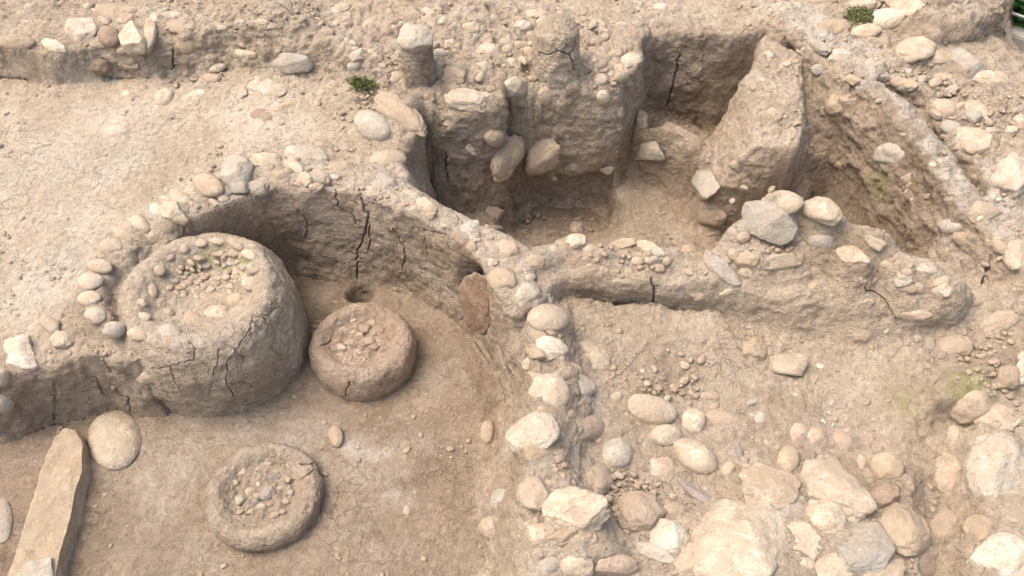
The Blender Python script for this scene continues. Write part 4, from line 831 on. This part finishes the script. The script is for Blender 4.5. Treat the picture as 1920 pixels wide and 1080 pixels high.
PAR = {'cw': curved_wall, 'mw': mid_wall, 'dw': div_wall, 'ba': baulk, 'pa': partition, 'ri': ridge, 'bk': bank}
for key, lst in EMB.items():
    for s in lst: stone(*s, parent=PAR[key], lift=(.7 if s[2] in (36, 98, 84) else .34) if key in ('ba', 'pa', 'ri') else .38, name='embedded_stone')
_g = random.Random(77)
def inside(P, x, y):
    r = False
    for i in range(len(P)):
        a, b = P[i], P[(i+1) % len(P)]
        if (a[1] > y) != (b[1] > y) and x < (b[0]-a[0])*(y-a[1])/(b[1]-a[1])+a[0]: r = not r
    return r
for key, P, n, lo, hi in (('mw', [(1010,470),(1130,465),(1330,465),(1430,395),(1600,425),(1790,530),(1790,600),(1640,640),(1500,610),(1350,560),(1100,540)], 52, 14, 52),
    ('cw', [(300,400),(420,335),(560,305),(640,320),(760,350),(860,405),(960,450),(1000,520),(960,560),(900,470),(800,415),(690,372),(560,350),(440,368),(320,415)], 46, 14, 44),
    ('dw', [(985,600),(1060,600),(1085,700),(1090,820),(1140,930),(1160,1075),(985,1075),(975,900),(965,800),(990,740)], 58, 16, 62),
    ('ba', [(850,215),(940,215),(1060,160),(1180,110),(1185,180),(1110,235),(1170,330),(1060,370),(960,330),(850,330)], 26, 14, 34),
    ('pa', [(1430,80),(1495,110),(1495,400),(1350,400),(1380,280)], 18, 10, 30),
    ('ri', [(1460,30),(1560,110),(1660,190),(1790,330),(1900,480),(1850,500),(1740,400),(1640,300),(1560,220),(1540,150)], 34, 14, 44)):
    k = 0
    while k < n:
        u = _g.uniform(min(p[0] for p in P), max(p[0] for p in P)); v = _g.uniform(min(p[1] for p in P), max(p[1] for p in P))
        if not inside(P, u, v): continue
        k += 1; w_ = lo+(hi-lo)*_g.random()**1.6
        stone(u, v, w_, w_*_g.uniform(.5, .85), _g.uniform(-35, 35), _g.choice(['dusty','dusty','dusty','tan','cream','grey']), _g.choice('rppa'), _g.uniform(.08, .3), parent=PAR[key], name='embedded_stone')
stone(893,572,62,120,4,'niche','p',.0,thick=.18,parent=curved_wall,name='niche_lining',label='rough reddish brown patch in the niche',sub=5)
nose = stone(1217,284,46,60,75,'grey','a', .3, name='rock', label='grey angular rock leaning on the low thin wall inside the pits', cat='rock')

for s in LOOSE:
    if s[1] > 880 and s[0] > 1280: s = (s[0], s[1], s[2]*1.12, s[3]*1.12)+tuple(s[4:])
    cat = 'boulder' if 'boulder' in s[8] else 'pebble' if 'pebble' in s[8] else 'cobble' if 'cobble' in s[8] else 'stone'
    nm = {'boulder': 'boulder', 'pebble': 'pebble', 'cobble': 'cobble', 'stone': 'stone'}[cat]
    if 'clod' in s[8]: nm = cat = 'clod'
    if 'grinding' in s[8]: nm = 'grinding_stone'
    stone(*s[:7], lift=s[7], label=s[8], cat=cat, name=nm, thick=.42 if 'flat' in s[8] or 'slab' in s[8] else .75)
def two_piece(name, label, cat, lst):
    p = hit(lst[0][0], lst[0][1]); e = bpy.data.objects.new(name, None); C.objects.link(e); e.location = Vector(p); tag(e, label, cat)
    for s in lst: stone(*s[:7], lift=s[7], parent=e, name='fragment')
two_piece('split_stone', 'flat topped cream block split by a dark crack on the upper scarp', 'stone', [(252,68,50,62,-8,'cream','a',.5),(281,68,24,60,-8,'cream','a',.5)])
two_piece('broken_stone', 'yellowish stone broken in two on the bank left of the stone ring', 'stone', [(97,610,38,44,20,'cream','a',.5),(118,638,46,36,20,'cream','a',.5)])

# ---- many small look-alike stones in the rubble
rs = random.Random(11)
def inside(P, x, y):
    r = False
    for i in range(len(P)):
        a, b = P[i], P[(i+1) % len(P)]
        if (a[1] > y) != (b[1] > y) and x < (b[0]-a[0])*(y-a[1])/(b[1]-a[1])+a[0]: r = not r
    return r
FIELDS = [
 ([(580,10),(960,20),(1140,30),(1190,60),(1185,120),(1095,150),(1090,80),(1000,60),(1000,150),(900,160),(830,100),(740,150),(640,120)], 150, 12, 34, 'small pale stone among the dense rubble above the pits', 'small stones in the upper rubble'),
 ([(560,150),(720,170),(690,215),(560,200)], 8, 10, 24, 'small stone on the soil near the green tuft', 'small stones near the green tuft'),
 ([(1600,70),(1700,120),(1800,180),(1915,200),(1915,300),(1860,420),(1800,330),(1700,180)], 44, 12, 34, 'small dusty stone on the rubble slope right of the diagonal wall', 'small stones on the right slope'),
 ([(1080,620),(1400,630),(1640,700),(1650,860),(1420,900),(1150,1000),(1110,760)], 85, 8, 22, 'small pebble scattered on the bare soil around the cobbles', 'small pebbles on the lower right soil'),
 ([(1200,440),(1330,470),(1420,440),(1600,430),(1800,530),(1740,600),(1500,560),(1060,510)], 0, 8, 20, '', ''),
 ([(1400,950),(1740,950),(1760,1070),(1400,1075)], 36, 16, 46, 'small stone filling a gap in the lower right boulder heap', 'small stones between the boulders'),
 ([(30,10),(400,20),(420,60),(300,60),(60,60)], 30, 12, 36, 'small pale stone on top of the upper left terrace', 'small stones on the terrace'),
 ([(100,150),(450,150),(640,200),(560,270),(200,300)], 10, 8, 18, 'small pale chip on the pale left ground', 'small chips on the left ground'),
]
for P, n, lo, hi, lab, grp in FIELDS:
    k = 0
    while k < n:
        u = rs.uniform(min(p[0] for p in P), max(p[0] for p in P)); v = rs.uniform(min(p[1] for p in P), max(p[1] for p in P))
        if not inside(P, u, v): continue
        w_ = lo+(hi-lo)*rs.random()**1.8; k += 1
        stone(u, v, w_, w_*rs.uniform(.55, .85), rs.uniform(-35, 35), rs.choice(['cream','dusty','dusty','tan','pink','grey','white']), rs.choice('rrpa'), rs.uniform(.15,.5), name='small_stone', label=lab, group=grp)

# ---- gravel: uncountable grit and crumbs, one mesh
def gravel():
    g = np.random.RandomState(5); v1, f1 = ICO[2]; V = []; Fs = []; n = 0; TD = []
    def add(x, y, r):
        nonlocal n
        z = bil(H, np.array([x]), np.array([y]))[0]
        sc = r*np.array([g.uniform(.8,1.4), g.uniform(.7,1.2), g.uniform(.5,.9)]); th = g.uniform(0, 6.28); c, s = math.cos(th), math.sin(th)
        q = v1*(1+.22*g.randn(len(v1))[:, None]*.5)*sc; q = np.c_[q[:, 0]*c-q[:, 1]*s, q[:, 0]*s+q[:, 1]*c, q[:, 2]]+[x, y, z+r*.15]
        V.append(q); Fs.append(f1+n); n += len(v1)
    tries = 0; cnt = 0
    while cnt < 8500 and tries < 110000:
        tries += 1
        v = 1080*g.rand(); u = g.uniform(-20, 1940)
        d = ray(u, v); t = (0.5-CAM_Z)/d[2]; x, y = d[0]*t, d[1]*t
        if not (X0 < x < X1 and Y0 < y < Y1): continue
        r_ = bil(ROUGH, np.array([x]), np.array([y]))[0]
        cl = vn(np.array([x*2.2]), np.array([y*2.2]), np.array([.3]))[0]
        if g.rand() > r_*r_*(.45+.9*max(cl, -.4)): continue
        hh = abs(bil(H, np.array([x+.03]), np.array([y]))[0]-bil(H, np.array([x-.03]), np.array([y]))[0])+abs(bil(H, np.array([x]), np.array([y+.03]))[0]-bil(H, np.array([x]), np.array([y-.03]))[0])
        if hh > .06: continue
        add(x, y, .0045+.014*g.rand()**3.5); cnt += 1
    me = mesh_from('gravel', np.vstack(V), np.vstack(Fs)); return tag(link('gravel', me, SM['dusty']), kind='stuff')
gravel()

# ------------------------------------------------------------------ the stone lined drum
def resample(P, c, n):
    """radius of the polygon around c at n angles"""
    out = np.zeros((n, 2)); th = np.linspace(0, 2*math.pi, n, endpoint=False)
    a = np.arctan2(P[:, 1]-c[1], P[:, 0]-c[0]) % (2*math.pi); r = np.hypot(P[:, 0]-c[0], P[:, 1]-c[1]); o = np.argsort(a); a = a[o]; r = r[o]
    rr = np.interp(th, np.r_[a-2*math.pi, a, a+2*math.pi], np.r_[r, r, r])
    k = 9; ker = np.hanning(k+2)[1:-1]; ker /= ker.sum(); rr = np.convolve(np.r_[rr[-k:], rr, rr[:k]], ker, 'same')[k:-k]
    return th, rr
def lofted(name, c, rings, n, label=None, cat=None, m=None, rough=.4, dark=.4, green=None, parent=None, vox=.0065, crumb=0, group=None):
    """rings: list of (radii array or scale*array, z array/number) from foot to centre, filled in finely"""
    th = np.linspace(0, 2*math.pi, n, endpoint=False); V = []
    R = np.array([r for r, z in rings]); Z = np.array([np.full(n, z) if np.isscalar(z) else z for r, z in rings])
    s = np.r_[0, np.cumsum(np.maximum(np.hypot(np.diff(R.mean(1)), np.diff(Z.mean(1))), .004))]; m_ = int(s[-1]/.008)+2; q = np.linspace(0, s[-1], m_)
    # smooth the profile
    Rq = np.array([np.interp(q, s, R[:, i]) for i in range(n)]).T; Zq = np.array([np.interp(q, s, Z[:, i]) for i in range(n)]).T
    for _ in range(10):
        Rq[1:-1] = (Rq[:-2]+2*Rq[1:-1]+Rq[2:])/4; Zq[1:-1] = (Zq[:-2]+2*Zq[1:-1]+Zq[2:])/4
    for k in range(m_): V.append(np.c_[c[0]+Rq[k]*np.cos(th), c[1]+Rq[k]*np.sin(th), Zq[k]])
    V = np.vstack(V+[np.array([[c[0], c[1], Zq[-1].mean()]])]); i = np.arange(n); j = (i+1) % n; F = []
    for k in range(m_-1): F.append(np.c_[k*n+i, k*n+j, (k+1)*n+j, (k+1)*n+i])
    k = m_-1; F.append(np.c_[k*n+i, k*n+j, np.full(n, len(V)-1), np.full(n, len(V)-1)][:, :4])
    f = np.vstack(F[:-1]); me = bpy.data.meshes.new(name)
    bm = bmesh.new(); vs = [bm.verts.new(x) for x in V]
    for a in f: bm.faces.new([vs[x] for x in a])
    for a in range(n): bm.faces.new([vs[(m_-1)*n+a], vs[(m_-1)*n+(a+1) % n], vs[-1]])
    bm.faces.new([vs[a] for a in range(n)][::-1])
    bm.to_mesh(me); bm.free(); me = remesh(me, vox); me.name = name; set_co(me, relax(me, get_co(me).astype(float), 3))
    L = crack_lines(get_co(me).astype(float), None); refine_near_cracks(me, L, .012, 3)
    p = get_co(me).astype(float); no = get_no(me).astype(float); cd = near_lines(p, L)
    if crumb:
        rr_ = np.hypot(p[:, 0]-c[0], p[:, 1]-c[1]); w__ = np.clip((crumb-rr_)/.04, 0, 1)*np.clip((rr_+.02)/.05, 0, 1)*(no[:, 2] > 0)
        p[:, 2] += w__*(.022*fbm(p[:, 0], p[:, 1], p[:, 0]*0+3, .05, 3, .6)+.012*fbm(p[:, 0], p[:, 1], p[:, 0]*0+8, .03, 2, .6, True)+.01)
    p = soil_disp(p, no, rough)-no*cd[:, None]; tint(me, p, dark, green)
    me.vertices.foreach_set('co', (p-np.array([c[0], c[1], 0])).astype(np.float32).ravel()); me.update()
    o = link(name, me, m or M_WALL, parent, Vector((c[0], c[1], 0)))
    if parent is None: tag(o, label, cat, group)
    return o
NR = 420
d_base = poly([(574,640),(560,700),(545,712),(485,757),(400,780),(330,770),(270,738),(235,690),(245,600),(330,535),(430,500),(510,512),(560,570)], 0)
d_top = poly([(222,560),(236,515),(285,468),(350,440),(412,429),(466,443),(500,478),(512,530),(503,578),(458,624),(378,650),(300,648),(240,624)], .55)
dc = (d_top[:, :2].mean(0)+d_base[:, :2].mean(0))/2
_, rb = resample(d_base, dc, NR); _, rt = resample(d_top, dc, NR)
CR0 = list(CRACKS); CRACKS.clear()
for i_, pts in enumerate(([(475,590),(465,625),(440,655),(425,680),(425,715),(440,745)], [(505,590),(512,615),(520,630),(510,650),(530,675),(545,665)], [(270,690),(300,690),(325,682),(360,675),(365,655)],
            [(520,560),(522,575),(505,590),(475,592)], [(480,595),(500,600),(490,620),(478,610)], [(410,655),(412,670),(400,700)], [(320,684),(330,715),(345,740)], [(530,675),(525,690),(500,720)], [(450,600),(480,605)], [(546,640),(540,660)], [(425,715),(460,715),(478,725)], [(440,655),(455,668),(452,690)], [(365,655),(352,640)], [(228,690),(250,700),(262,730)], [(505,575),(520,560)], [(505,610),(490,590)], [(300,715),(270,720)], [(545,665),(530,700),(510,715)], [(390,740),(400,715)])):
    crk(pts, random.Random(i_).uniform(.0016,.0030), .014, i_+40)
drum = lofted('hearth_drum', dc, [(rb*1.01, -.06), (rb*1.01, .02), (rb*.72+rt*.28+.035, .17), (rb*.42+rt*.58+.045, .34), (rt+.028, .48), (rt*.97, .545), (rt*.88, .56), (rt*.76, .545), (rt*.62, .485), (rt*.45, .445), (rt*.2, .430), (rt*.02, .428)], NR,
   'large round clay drum with cobbled basin on top and cracked muddy sides', 'hearth', rough=.6, dark=.2, vox=.008)
CRACKS.clear(); CRACKS.extend(CR0)
def drum_h(x, y):
    a = math.atan2(y-dc[1], x-dc[0]) % (2*math.pi); k = int(a/(2*math.pi)*NR) % NR; r = math.hypot(x-dc[0], y-dc[1])/rt[k]
    return float(np.interp(r, [0, .2, .45, .62, .76, .88, .97], [.428, .430, .445, .485, .545, .56, .545]))
def on_drum(u, v):
    z = .53
    for _ in range(6): q = W(u, v, z); z = drum_h(q[0], q[1])
    return W(u, v, z)
RIM = [(260,627,44,26,-5,'cream'),(317,622,46,32,0,'grey'),(362,602,46,34,0,'dusty'),(405,590,54,36,10,'cream'),(443,563,38,28,20,'dusty'),(472,533,38,28,0,'cream'),(476,503,28,24,0,'cream'),(468,478,32,22,-20,'cream'),(443,458,34,20,-25,'dusty'),(410,452,32,16,0,'cream'),
       (378,456,24,16,10,'cream'),(346,466,22,20,30,'pink'),(318,481,24,18,20,'pink'),(300,507,24,24,0,'dusty'),(284,545,24,34,0,'dusty'),(264,568,28,20,0,'dusty'),(270,595,30,20,0,'cream'),(312,585,30,20,0,'cream'),(345,598,30,20,0,'dusty')]
for s in RIM: stone(*s, 'r', .08, parent=drum, name='rim_stone', at=on_drum(s[0], s[1]), n_=(0, 0, 1))
k = 0
while k < 92:
    a = rs.uniform(0, 6.28); r = rs.random()**.5; u = 392+76*r*math.cos(a); v = 520-44*r*math.sin(a)-16*math.cos(a)*r
    if (u-400)**2/60**2+(v-530)**2/24**2 < .1 : continue
    k += 1; s_ = rs.uniform(9, 16); stone(u, v, s_*1.2, s_*.85, rs.uniform(-40, 40), rs.choice(['dusty','tan','grey','dusty','dusty']), 'r', .25, parent=drum, name='basin_pebble', at=on_drum(u, v), n_=(0, 0, 1), sub=2)
for (u, v, w_, h_) in ((425,520,16,13),(396,543,18,11),(410,532,12,10),(431,510,11,9),(437,528,10,8)): stone(u, v, w_, h_, 20, 'pink' if w_ > 12 else 'brown', 'r', .6, parent=drum, name='basin_pebble', at=on_drum(u, v), n_=(0, 0, 1), sub=3)
stone(282,703,54,32,6,'cream','p', .3, parent=drum, name='embedded_stone', at=W(282,703,.33), n_=(0,-.8,.6))
# outer ring of cobbles round the left of the drum, bedded in the bank
for s in [(262,420,46,32,-25,'cream'),(232,440,44,32,-15,'dusty'),(300,396,44,32,-30,'white'),(338,374,46,34,-30,'cream'),(210,462,48,34,5,'cream'),(188,500,46,30,0,'cream'),(170,528,48,34,15,'white'),(168,560,44,28,12,'cream'),(179,592,38,34,0,'white'),(214,618,44,32,5,'white')]:
    stone(*s, 'r', .55, parent=bank, name='ring_stone')

# ------------------------------------------------------------------ the two clay mounds on the floor
def mound(c, r, h, label, dark, seed, m=None, rim=.80):
    a = np.linspace(0, 2*math.pi, 300, endpoint=False); q = np.random.RandomState(seed); o = q.rand()*30
    rr = r*(1+.035*vn(np.cos(a)*1.3+o, np.sin(a)*1.3+o, a*0)+.012*vn(np.cos(a)*5+o, np.sin(a)*5, a*0+3))
    return lofted('clay_mound', c, [(rr*.98, -.04), (rr*1.0, .01), (rr*1.03, h*.35), (rr*1.02, h*.62), (rr*.965, h*.86), (rr*.89, h*.98), (rr*.80, h+.004), (rr*.71, h-.006), (rr*.64, h-.030), (rr*.57, h-.050), (rr*.4, h-.056), (rr*.2, h-.05), (rr*.02, h-.05)], 300, label, 'clay mound', rough=.55, dark=dark, m=m, crumb=r*.6)
M_RED = earth_material('fired_clay', .3)
for nd in M_RED.node_tree.nodes:
    if nd.type == 'VALTORGB' and tuple(round(x, 3) for x in nd.color_ramp.elements[0].color[:3]) == (.175, .128, .087):
        for e, c_ in zip(nd.color_ramp.elements, ((.235,.155,.105), (.345,.245,.175), (.44,.33,.245))): e.color = (*c_, 1)
CRACKS.clear(); crk([(560,870),(590,866)], .005, .02, 60); crk([(590,880),(560,900)], .004, .02, 61); crk([(600,650),(620,640)], .004, .015, 62); crk([(655,715),(650,740)], .004, .02, 63)
m1 = mound((-1.235, 1.895), .286, .115, 'greyish ring shaped clay mound with dark stone chips in its sunken middle', .55, 3)
m2 = mound((-.850, 2.780), .288, .20, 'reddish round clay mound with crumbled middle beside the drum', .75, 8, M_RED, .84)
def on_mound(u, v, z): return W(u, v, z)
for (u, v, w_, h_, m_) in ((500,927,36,26,'slate'),(516,896,28,17,'slate'),(541,899,14,14,'tan'),(485,908,10,14,'cream'),(455,885,26,20,'dusty'),(452,937,24,20,'grey'),(515,965,26,12,'tan'),(478,940,16,12,'slate'),(535,940,16,12,'dusty'),(470,960,16,12,'dusty'),(440,905,16,12,'dusty'),(500,870,20,12,'dusty'),(470,920,22,16,'tan'),(490,950,18,12,'dusty'),(525,915,16,12,'dusty'),(508,945,20,14,'brown'),(465,890,14,10,'tan'),(530,960,14,10,'dusty'),(545,925,14,12,'grey'),(487,880,16,10,'dusty'),(450,960,16,10,'dusty'),(484,930,18,16,'tan')):
    stone(u, v, w_, h_, 20, m_, 'a', .25, parent=m1, name='chip', at=W(u, v, .074), n_=(0, 0, 1))
for (u, v, w_, h_, m_) in ((690,640,30,22,'dusty'),(684,618,26,20,'brown'),(700,652,24,16,'brown'),(640,652,20,18,'cream'),(655,642,20,16,'dusty'),(670,660,18,14,'cream'),(650,675,24,16,'dusty'),(676,676,24,14,'dusty'),(662,600,20,14,'dusty'),(700,625,20,16,'tan'),(645,620,18,16,'dusty'),(672,630,22,18,'tan'),(690,660,20,14,'dusty'),(680,645,18,14,'brown'),(660,625,16,12,'cream'),(698,605,16,12,'tan'),(640,665,14,12,'cream'),(632,640,16,12,'dusty'),(712,640,14,12,'dusty'),(675,612,14,12,'brown')):
    stone(u, v, w_, h_, 10, m_, 'a', .2, parent=m2, name='crumb', at=W(u, v, .158), n_=(0, 0, 1))

# ------------------------------------------------------------------ mud stumps, posts of earth
def stump(name, u, v_top, v_bot, w_, label, tilt=(0, 0), dark=.35, cap=None, zb=None):
    p = hit((u), v_bot); depth = np.dot(p-np.array([0, 0, CAM_Z]), FW); ppm = F_PX/depth; r = w_/2/ppm
    c = (p[0], p[1]+r*.9); zb = p[2]; th = np.linspace(0, 2*math.pi, 160, endpoint=False)
    z1 = zb
    for _ in range(40):
        if project(np.array([c[0], c[1]+r*.35, z1]))[1] < v_top: break
        z1 += .015
    rr = r*(1+.06*vn(np.cos(th)*1.5+u, np.sin(th)*1.5, th*0))
    o = lofted(name, c, [(rr*1.12, zb-.1), (rr*1.06, zb+.03), (rr*.99, zb+(z1-zb)*.5), (rr*.97, zb+(z1-zb)*.78), (rr*.93, zb+(z1-zb)*.9), (rr*.80, z1-.01), (rr*.55, z1+.02), (rr*.25, z1+.035), (rr*.02, z1+.04)], 160, label, 'mud stump', rough=.65, dark=dark)
    return o, c, z1
CRACKS.clear(); crk([(1010,98),(1030,102),(1050,95),(1070,105),(1075,130)], .006, .03, 64); crk([(1085,60),(1078,90),(1070,108)], .005, .025, 65)
stump('mud_stump', 1043, 42, 158, 86, 'tall round topped grey mud stump standing at the head of the pits', dark=.15)
so, sc_, sz = stump('mud_stump', 785, 70, 168, 58, 'mud stump capped by a grey stone on the rubble', dark=.55)
stone(784,64,72,54,4,'grey','p',.2, name='capstone', label='rough grey capstone resting on the mud stump in the rubble', cat='stone', at=(sc_[0], sc_[1], sz), n_=(0, 0, 1))
stone(788,178,60,30,-20,'brown','p',.3, name='clod', label='brown crumbled clod at the foot of the capped mud stump', cat='clod')
# ------------------------------------------------------------------ long slab leaning by the bank and its bed
def slab(name, pts, z0, z1, m, label, cat, bev=.02, seed=1):
    P = poly(pts, z1)[:, :2]; c = P.mean(0); bm = bmesh.new()
    top = [bm.verts.new((x-c[0], y-c[1], z1-z0)) for x, y in P]; bot = [bm.verts.new(((x-c[0])*1.03, (y-c[1])*1.03, 0)) for x, y in P]
    n = len(P); bm.faces.new(top); bm.faces.new(bot[::-1])
    for i in range(n): bm.faces.new((top[i], bot[i], bot[(i+1) % n], top[(i+1) % n]))
    bmesh.ops.recalc_face_normals(bm, faces=bm.faces); me = bpy.data.meshes.new(name); bm.to_mesh(me); bm.free()
    me = remesh(me, .007); me.name = name; p = get_co(me).astype(float); no = get_no(me).astype(float)
    for _ in range(2):
        pass
    p = p+no*(.022*fbm(p[:, 0]+seed, p[:, 1], p[:, 2], .14, 4)+.010*fbm(p[:, 0]+seed, p[:, 1], p[:, 2]*2, .08, 3, .6, True)+.004*fbm(p[:, 0], p[:, 1]+seed, p[:, 2]*3, .04, 3)-.006)[:, None]
    me.vertices.foreach_set('co', p.astype(np.float32).ravel())
    bm = bmesh.new(); bm.from_mesh(me)
    for _ in range(7): bmesh.ops.smooth_vert(bm, verts=bm.verts, factor=.5, use_axis_x=True, use_axis_y=True, use_axis_z=True)
    bm.to_mesh(me); bm.free(); me.update()
    return tag(link(name, me, SM[m], None, Vector((c[0], c[1], z0))), label, cat)
slab('stone_slab', [(100,815),(118,800),(142,806),(156,832),(156,880),(143,920),(135,965),(116,1030),(101,1100),(84,1180),(-20,1180),(8,1090),(28,1040),(42,985),(62,930),(76,880),(88,850)], -.03, .11, 'tan', 'long narrow tan slab lying on the floor against the bank', 'slab')
slab('slab_fragment', [(30,1075),(48,1050),(98,1040),(96,1090),(60,1180),(0,1180)], .06, .125, 'grey', 'pale flake on the lower end of the long tan slab', 'slab', seed=6)

# ------------------------------------------------------------------ reddish stake on the dividing wall
def tube(pts, r, seg=8):
    bm = bmesh.new(); rings = []
    for i, p in enumerate(pts):
        p = Vector(p); d = (Vector(pts[min(i+1, len(pts)-1)])-Vector(pts[max(i-1, 0)])).normalized(); a = d.orthogonal().normalized(); b = d.cross(a)
        if abs(d.z) < .9:
            a = d.cross(Vector((0, 0, 1))).normalized(); b = d.cross(a)
        rr = r[i] if hasattr(r, '__len__') else r
        rings.append([bm.verts.new(p+(a*math.cos(t)+b*math.sin(t))*rr) for t in [2*math.pi*k/seg for k in range(seg)]])
    for A, B in zip(rings[:-1], rings[1:]):
        for k in range(seg): bm.faces.new((A[k], A[(k+1) % seg], B[(k+1) % seg], B[k]))
    bm.faces.new(rings[0][::-1]); bm.faces.new(rings[-1])
    bmesh.ops.recalc_face_normals(bm, faces=bm.faces)
    for f in bm.faces: f.smooth = True
    me = bpy.data.meshes.new('t'); bm.to_mesh(me); bm.free(); return me
pts = [hit(u, v) for u, v in ((974,908),(972,935),(974,965),(970,1000),(972,1035),(968,1062))]
c0 = pts[0].copy(); me = tube([tuple(p-c0+np.array([0, 0, .006])) for p in pts], [.008,.012,.011,.013,.010,.008]); me.name = 'stake'
mw_, n_, b_ = mat_nodes('reddish_wood'); b_.inputs['Base Color'].default_value = (.36,.19,.11,1); b_.inputs['Roughness'].default_value = .8
_nz = noise(n_, N(n_, 'ShaderNodeTexCoord').outputs['Object'], 30, 5, .7); n_.links.new(ramp(n_, _nz.outputs[0], [(.3, (.25,.13,.08)), (.7, (.46,.29,.19))]).outputs[0], b_.inputs['Base Color'])
tag(link('stake', me, mw_, None, Vector(c0)), 'thin reddish stick embedded along the left edge of the dividing wall', 'stick')

# ------------------------------------------------------------------ moss and weeds
def leaf_mesh(name, n, rad, hgt, size, seed, upright=.6):
    g = random.Random(seed); bm = bmesh.new()
    for _ in range(n):
        a = g.uniform(0, 6.28); r = rad*g.random()**.5; z = hgt*g.random()**1.2*(1-.5*r/rad)
        c = Vector((r*math.cos(a), r*math.sin(a), z)); d = Vector((g.gauss(0, 1), g.gauss(0, 1), g.gauss(0, 1)*.5+upright)).normalized()
        s = d.cross(Vector((g.gauss(0, 1), g.gauss(0, 1), g.gauss(0, 1)))).normalized(); L = size*g.uniform(.6, 1.3); q = s*L*.3; n2 = d.cross(s)*L*.12
        vs = [bm.verts.new(x) for x in (c, c+d*L*.5+q+n2, c+d*L, c+d*L*.5-q+n2)]
        bm.faces.new(vs)
    me = bpy.data.meshes.new(name); bm.to_mesh(me); bm.free(); return me
def leaf_mat(name, a, b):
    m, n, bs = mat_nodes(name); g = N(n, 'ShaderNodeNewGeometry'); r = ramp(n, g.outputs['Random Per Island'], [(0, a), (1, b)]); n.links.new(r.outputs[0], bs.inputs['Base Color'])
    bs.inputs['Roughness'].default_value = .6; bs.inputs['Transmission Weight'].default_value = 0
    tr = n.nodes.new('ShaderNodeBsdfTranslucent'); n.links.new(r.outputs[0], tr.inputs[0]); mx = n.nodes.new('ShaderNodeMixShader'); mx.inputs[0].default_value = .3
    out = [q for q in n.nodes if q.type == 'OUTPUT_MATERIAL'][0]; n.links.new(bs.outputs[0], mx.inputs[1]); n.links.new(tr.outputs[0], mx.inputs[2]); n.links.new(mx.outputs[0], out.inputs[0]); return m
M_MOSS = leaf_mat('moss_green', (.07,.09,.03), (.20,.21,.09)); M_LEAF = leaf_mat('leaf_green', (.035,.11,.02), (.10,.26,.06))
for (u, v, rad, n, sz, lab) in ((684,157,.085,420,.028,'small dark green weed tuft at the foot of the upper rubble'),(1612,30,.10,420,.022,'green moss patch between the stones at the top right')):
    p = hit(u, v); me = leaf_mesh('weed_tuft', n, rad, .04, sz, int(u)); tag(link('weed_tuft', me, M_MOSS, None, Vector(p)), lab, 'weed')

# ------------------------------------------------------------------ fence, kerb and shrubs at the top right corner
ka = W(1862,66,.50); kb = W(2010,118,.50); kd = (kb-ka); kd[2] = 0; kl = np.linalg.norm(kd); kd /= kl; kn = np.array([-kd[1], kd[0], 0])
def box_between(a, b, wid, z0, z1, name, m, bev=.01):
    bm = bmesh.new(); d = (b-a); d[2] = 0; L = np.linalg.norm(d); d /= L; nn = np.array([-d[1], d[0], 0]); vs = []
    for z in (z0, z1):
        for s, t in ((0, -1), (1, -1), (1, 1), (0, 1)): vs.append(bm.verts.new(Vector(a*[1,1,0]+d*L*s+nn*wid/2*t+np.array([0, 0, z]))))
    for f in ((0,3,2,1),(4,5,6,7),(0,1,5,4),(1,2,6,5),(2,3,7,6),(3,0,4,7)): bm.faces.new([vs[i] for i in f])
    bmesh.ops.bevel(bm, geom=list(bm.edges), offset=bev, segments=2, affect='EDGES'); me = bpy.data.meshes.new(name); bm.to_mesh(me); bm.free(); return link(name, me, m)
ke = ka-kd*1.5; kf = kb+kd*3
mc, n_, b_ = mat_nodes('kerb_concrete'); _nz = noise(n_, N(n_, 'ShaderNodeNewGeometry').outputs['Position'], 12, 8, .7)
n_.links.new(ramp(n_, _nz.outputs[0], [(.3, (.30,.28,.25)), (.7, (.46,.44,.40))]).outputs[0], b_.inputs['Base Color'])
tag(box_between(ke+kn*.08, kf+kn*.08, .16, .30, .55, 'kerb', mc), 'pale concrete kerb under the metal fence in the top right corner', 'kerb')
mf, n_, b_ = mat_nodes('galvanised_metal'); b_.inputs['Base Color'].default_value = (.42,.43,.43,1); b_.inputs['Metallic'].default_value = .6; b_.inputs['Roughness'].default_value = .45
fe = bpy.data.objects.new('metal_fence', None); C.objects.link(fe); fe.location = Vector(ke+kn*.08)
tag(fe, 'grey metal rail fence in the top right corner', 'fence')
L = np.linalg.norm(kf-ke)
for z in (.66, .78, .90, 1.02, 1.14, 1.26):
    me = tube([(0, 0, z-.5), tuple(Vector(kd*L)+Vector((0, 0, z-.5)))], .014, 10); me.name = 'rail'; link('rail', me, mf, fe)
for s in (.4, 2.6, 4.8):
    me = tube([tuple(kd*s+np.array([0, 0, .04])), tuple(kd*s+np.array([0, 0, .84]))], .022, 10); me.name = 'post'; link('post', me, mf, fe)
for i, (s, off, lab) in enumerate(((1.4, .75, 'bright green leafy shrub right behind the metal fence'), (2.6, .8, 'green leafy shrub behind the fence, at the right edge'))):
    p = ke+kd*s+kn*off; e = bpy.data.objects.new('shrub', None); C.objects.link(e); e.location = Vector((p[0], p[1], .4)); tag(e, lab, 'shrub')
    link('foliage', leaf_mesh('foliage', 5200, .62, 1.25, .075, 40+i, .3), M_LEAF, e)
    for q in range(4):
        a = q*1.6+i; me = tube([(0.03*math.cos(a), .03*math.sin(a), -.15), (.12*math.cos(a), .12*math.sin(a), .5), (.3*math.cos(a), .3*math.sin(a), 1.0)], [.02, .014, .006]); me.name = 'stem'; link('stem', me, mw_, e)
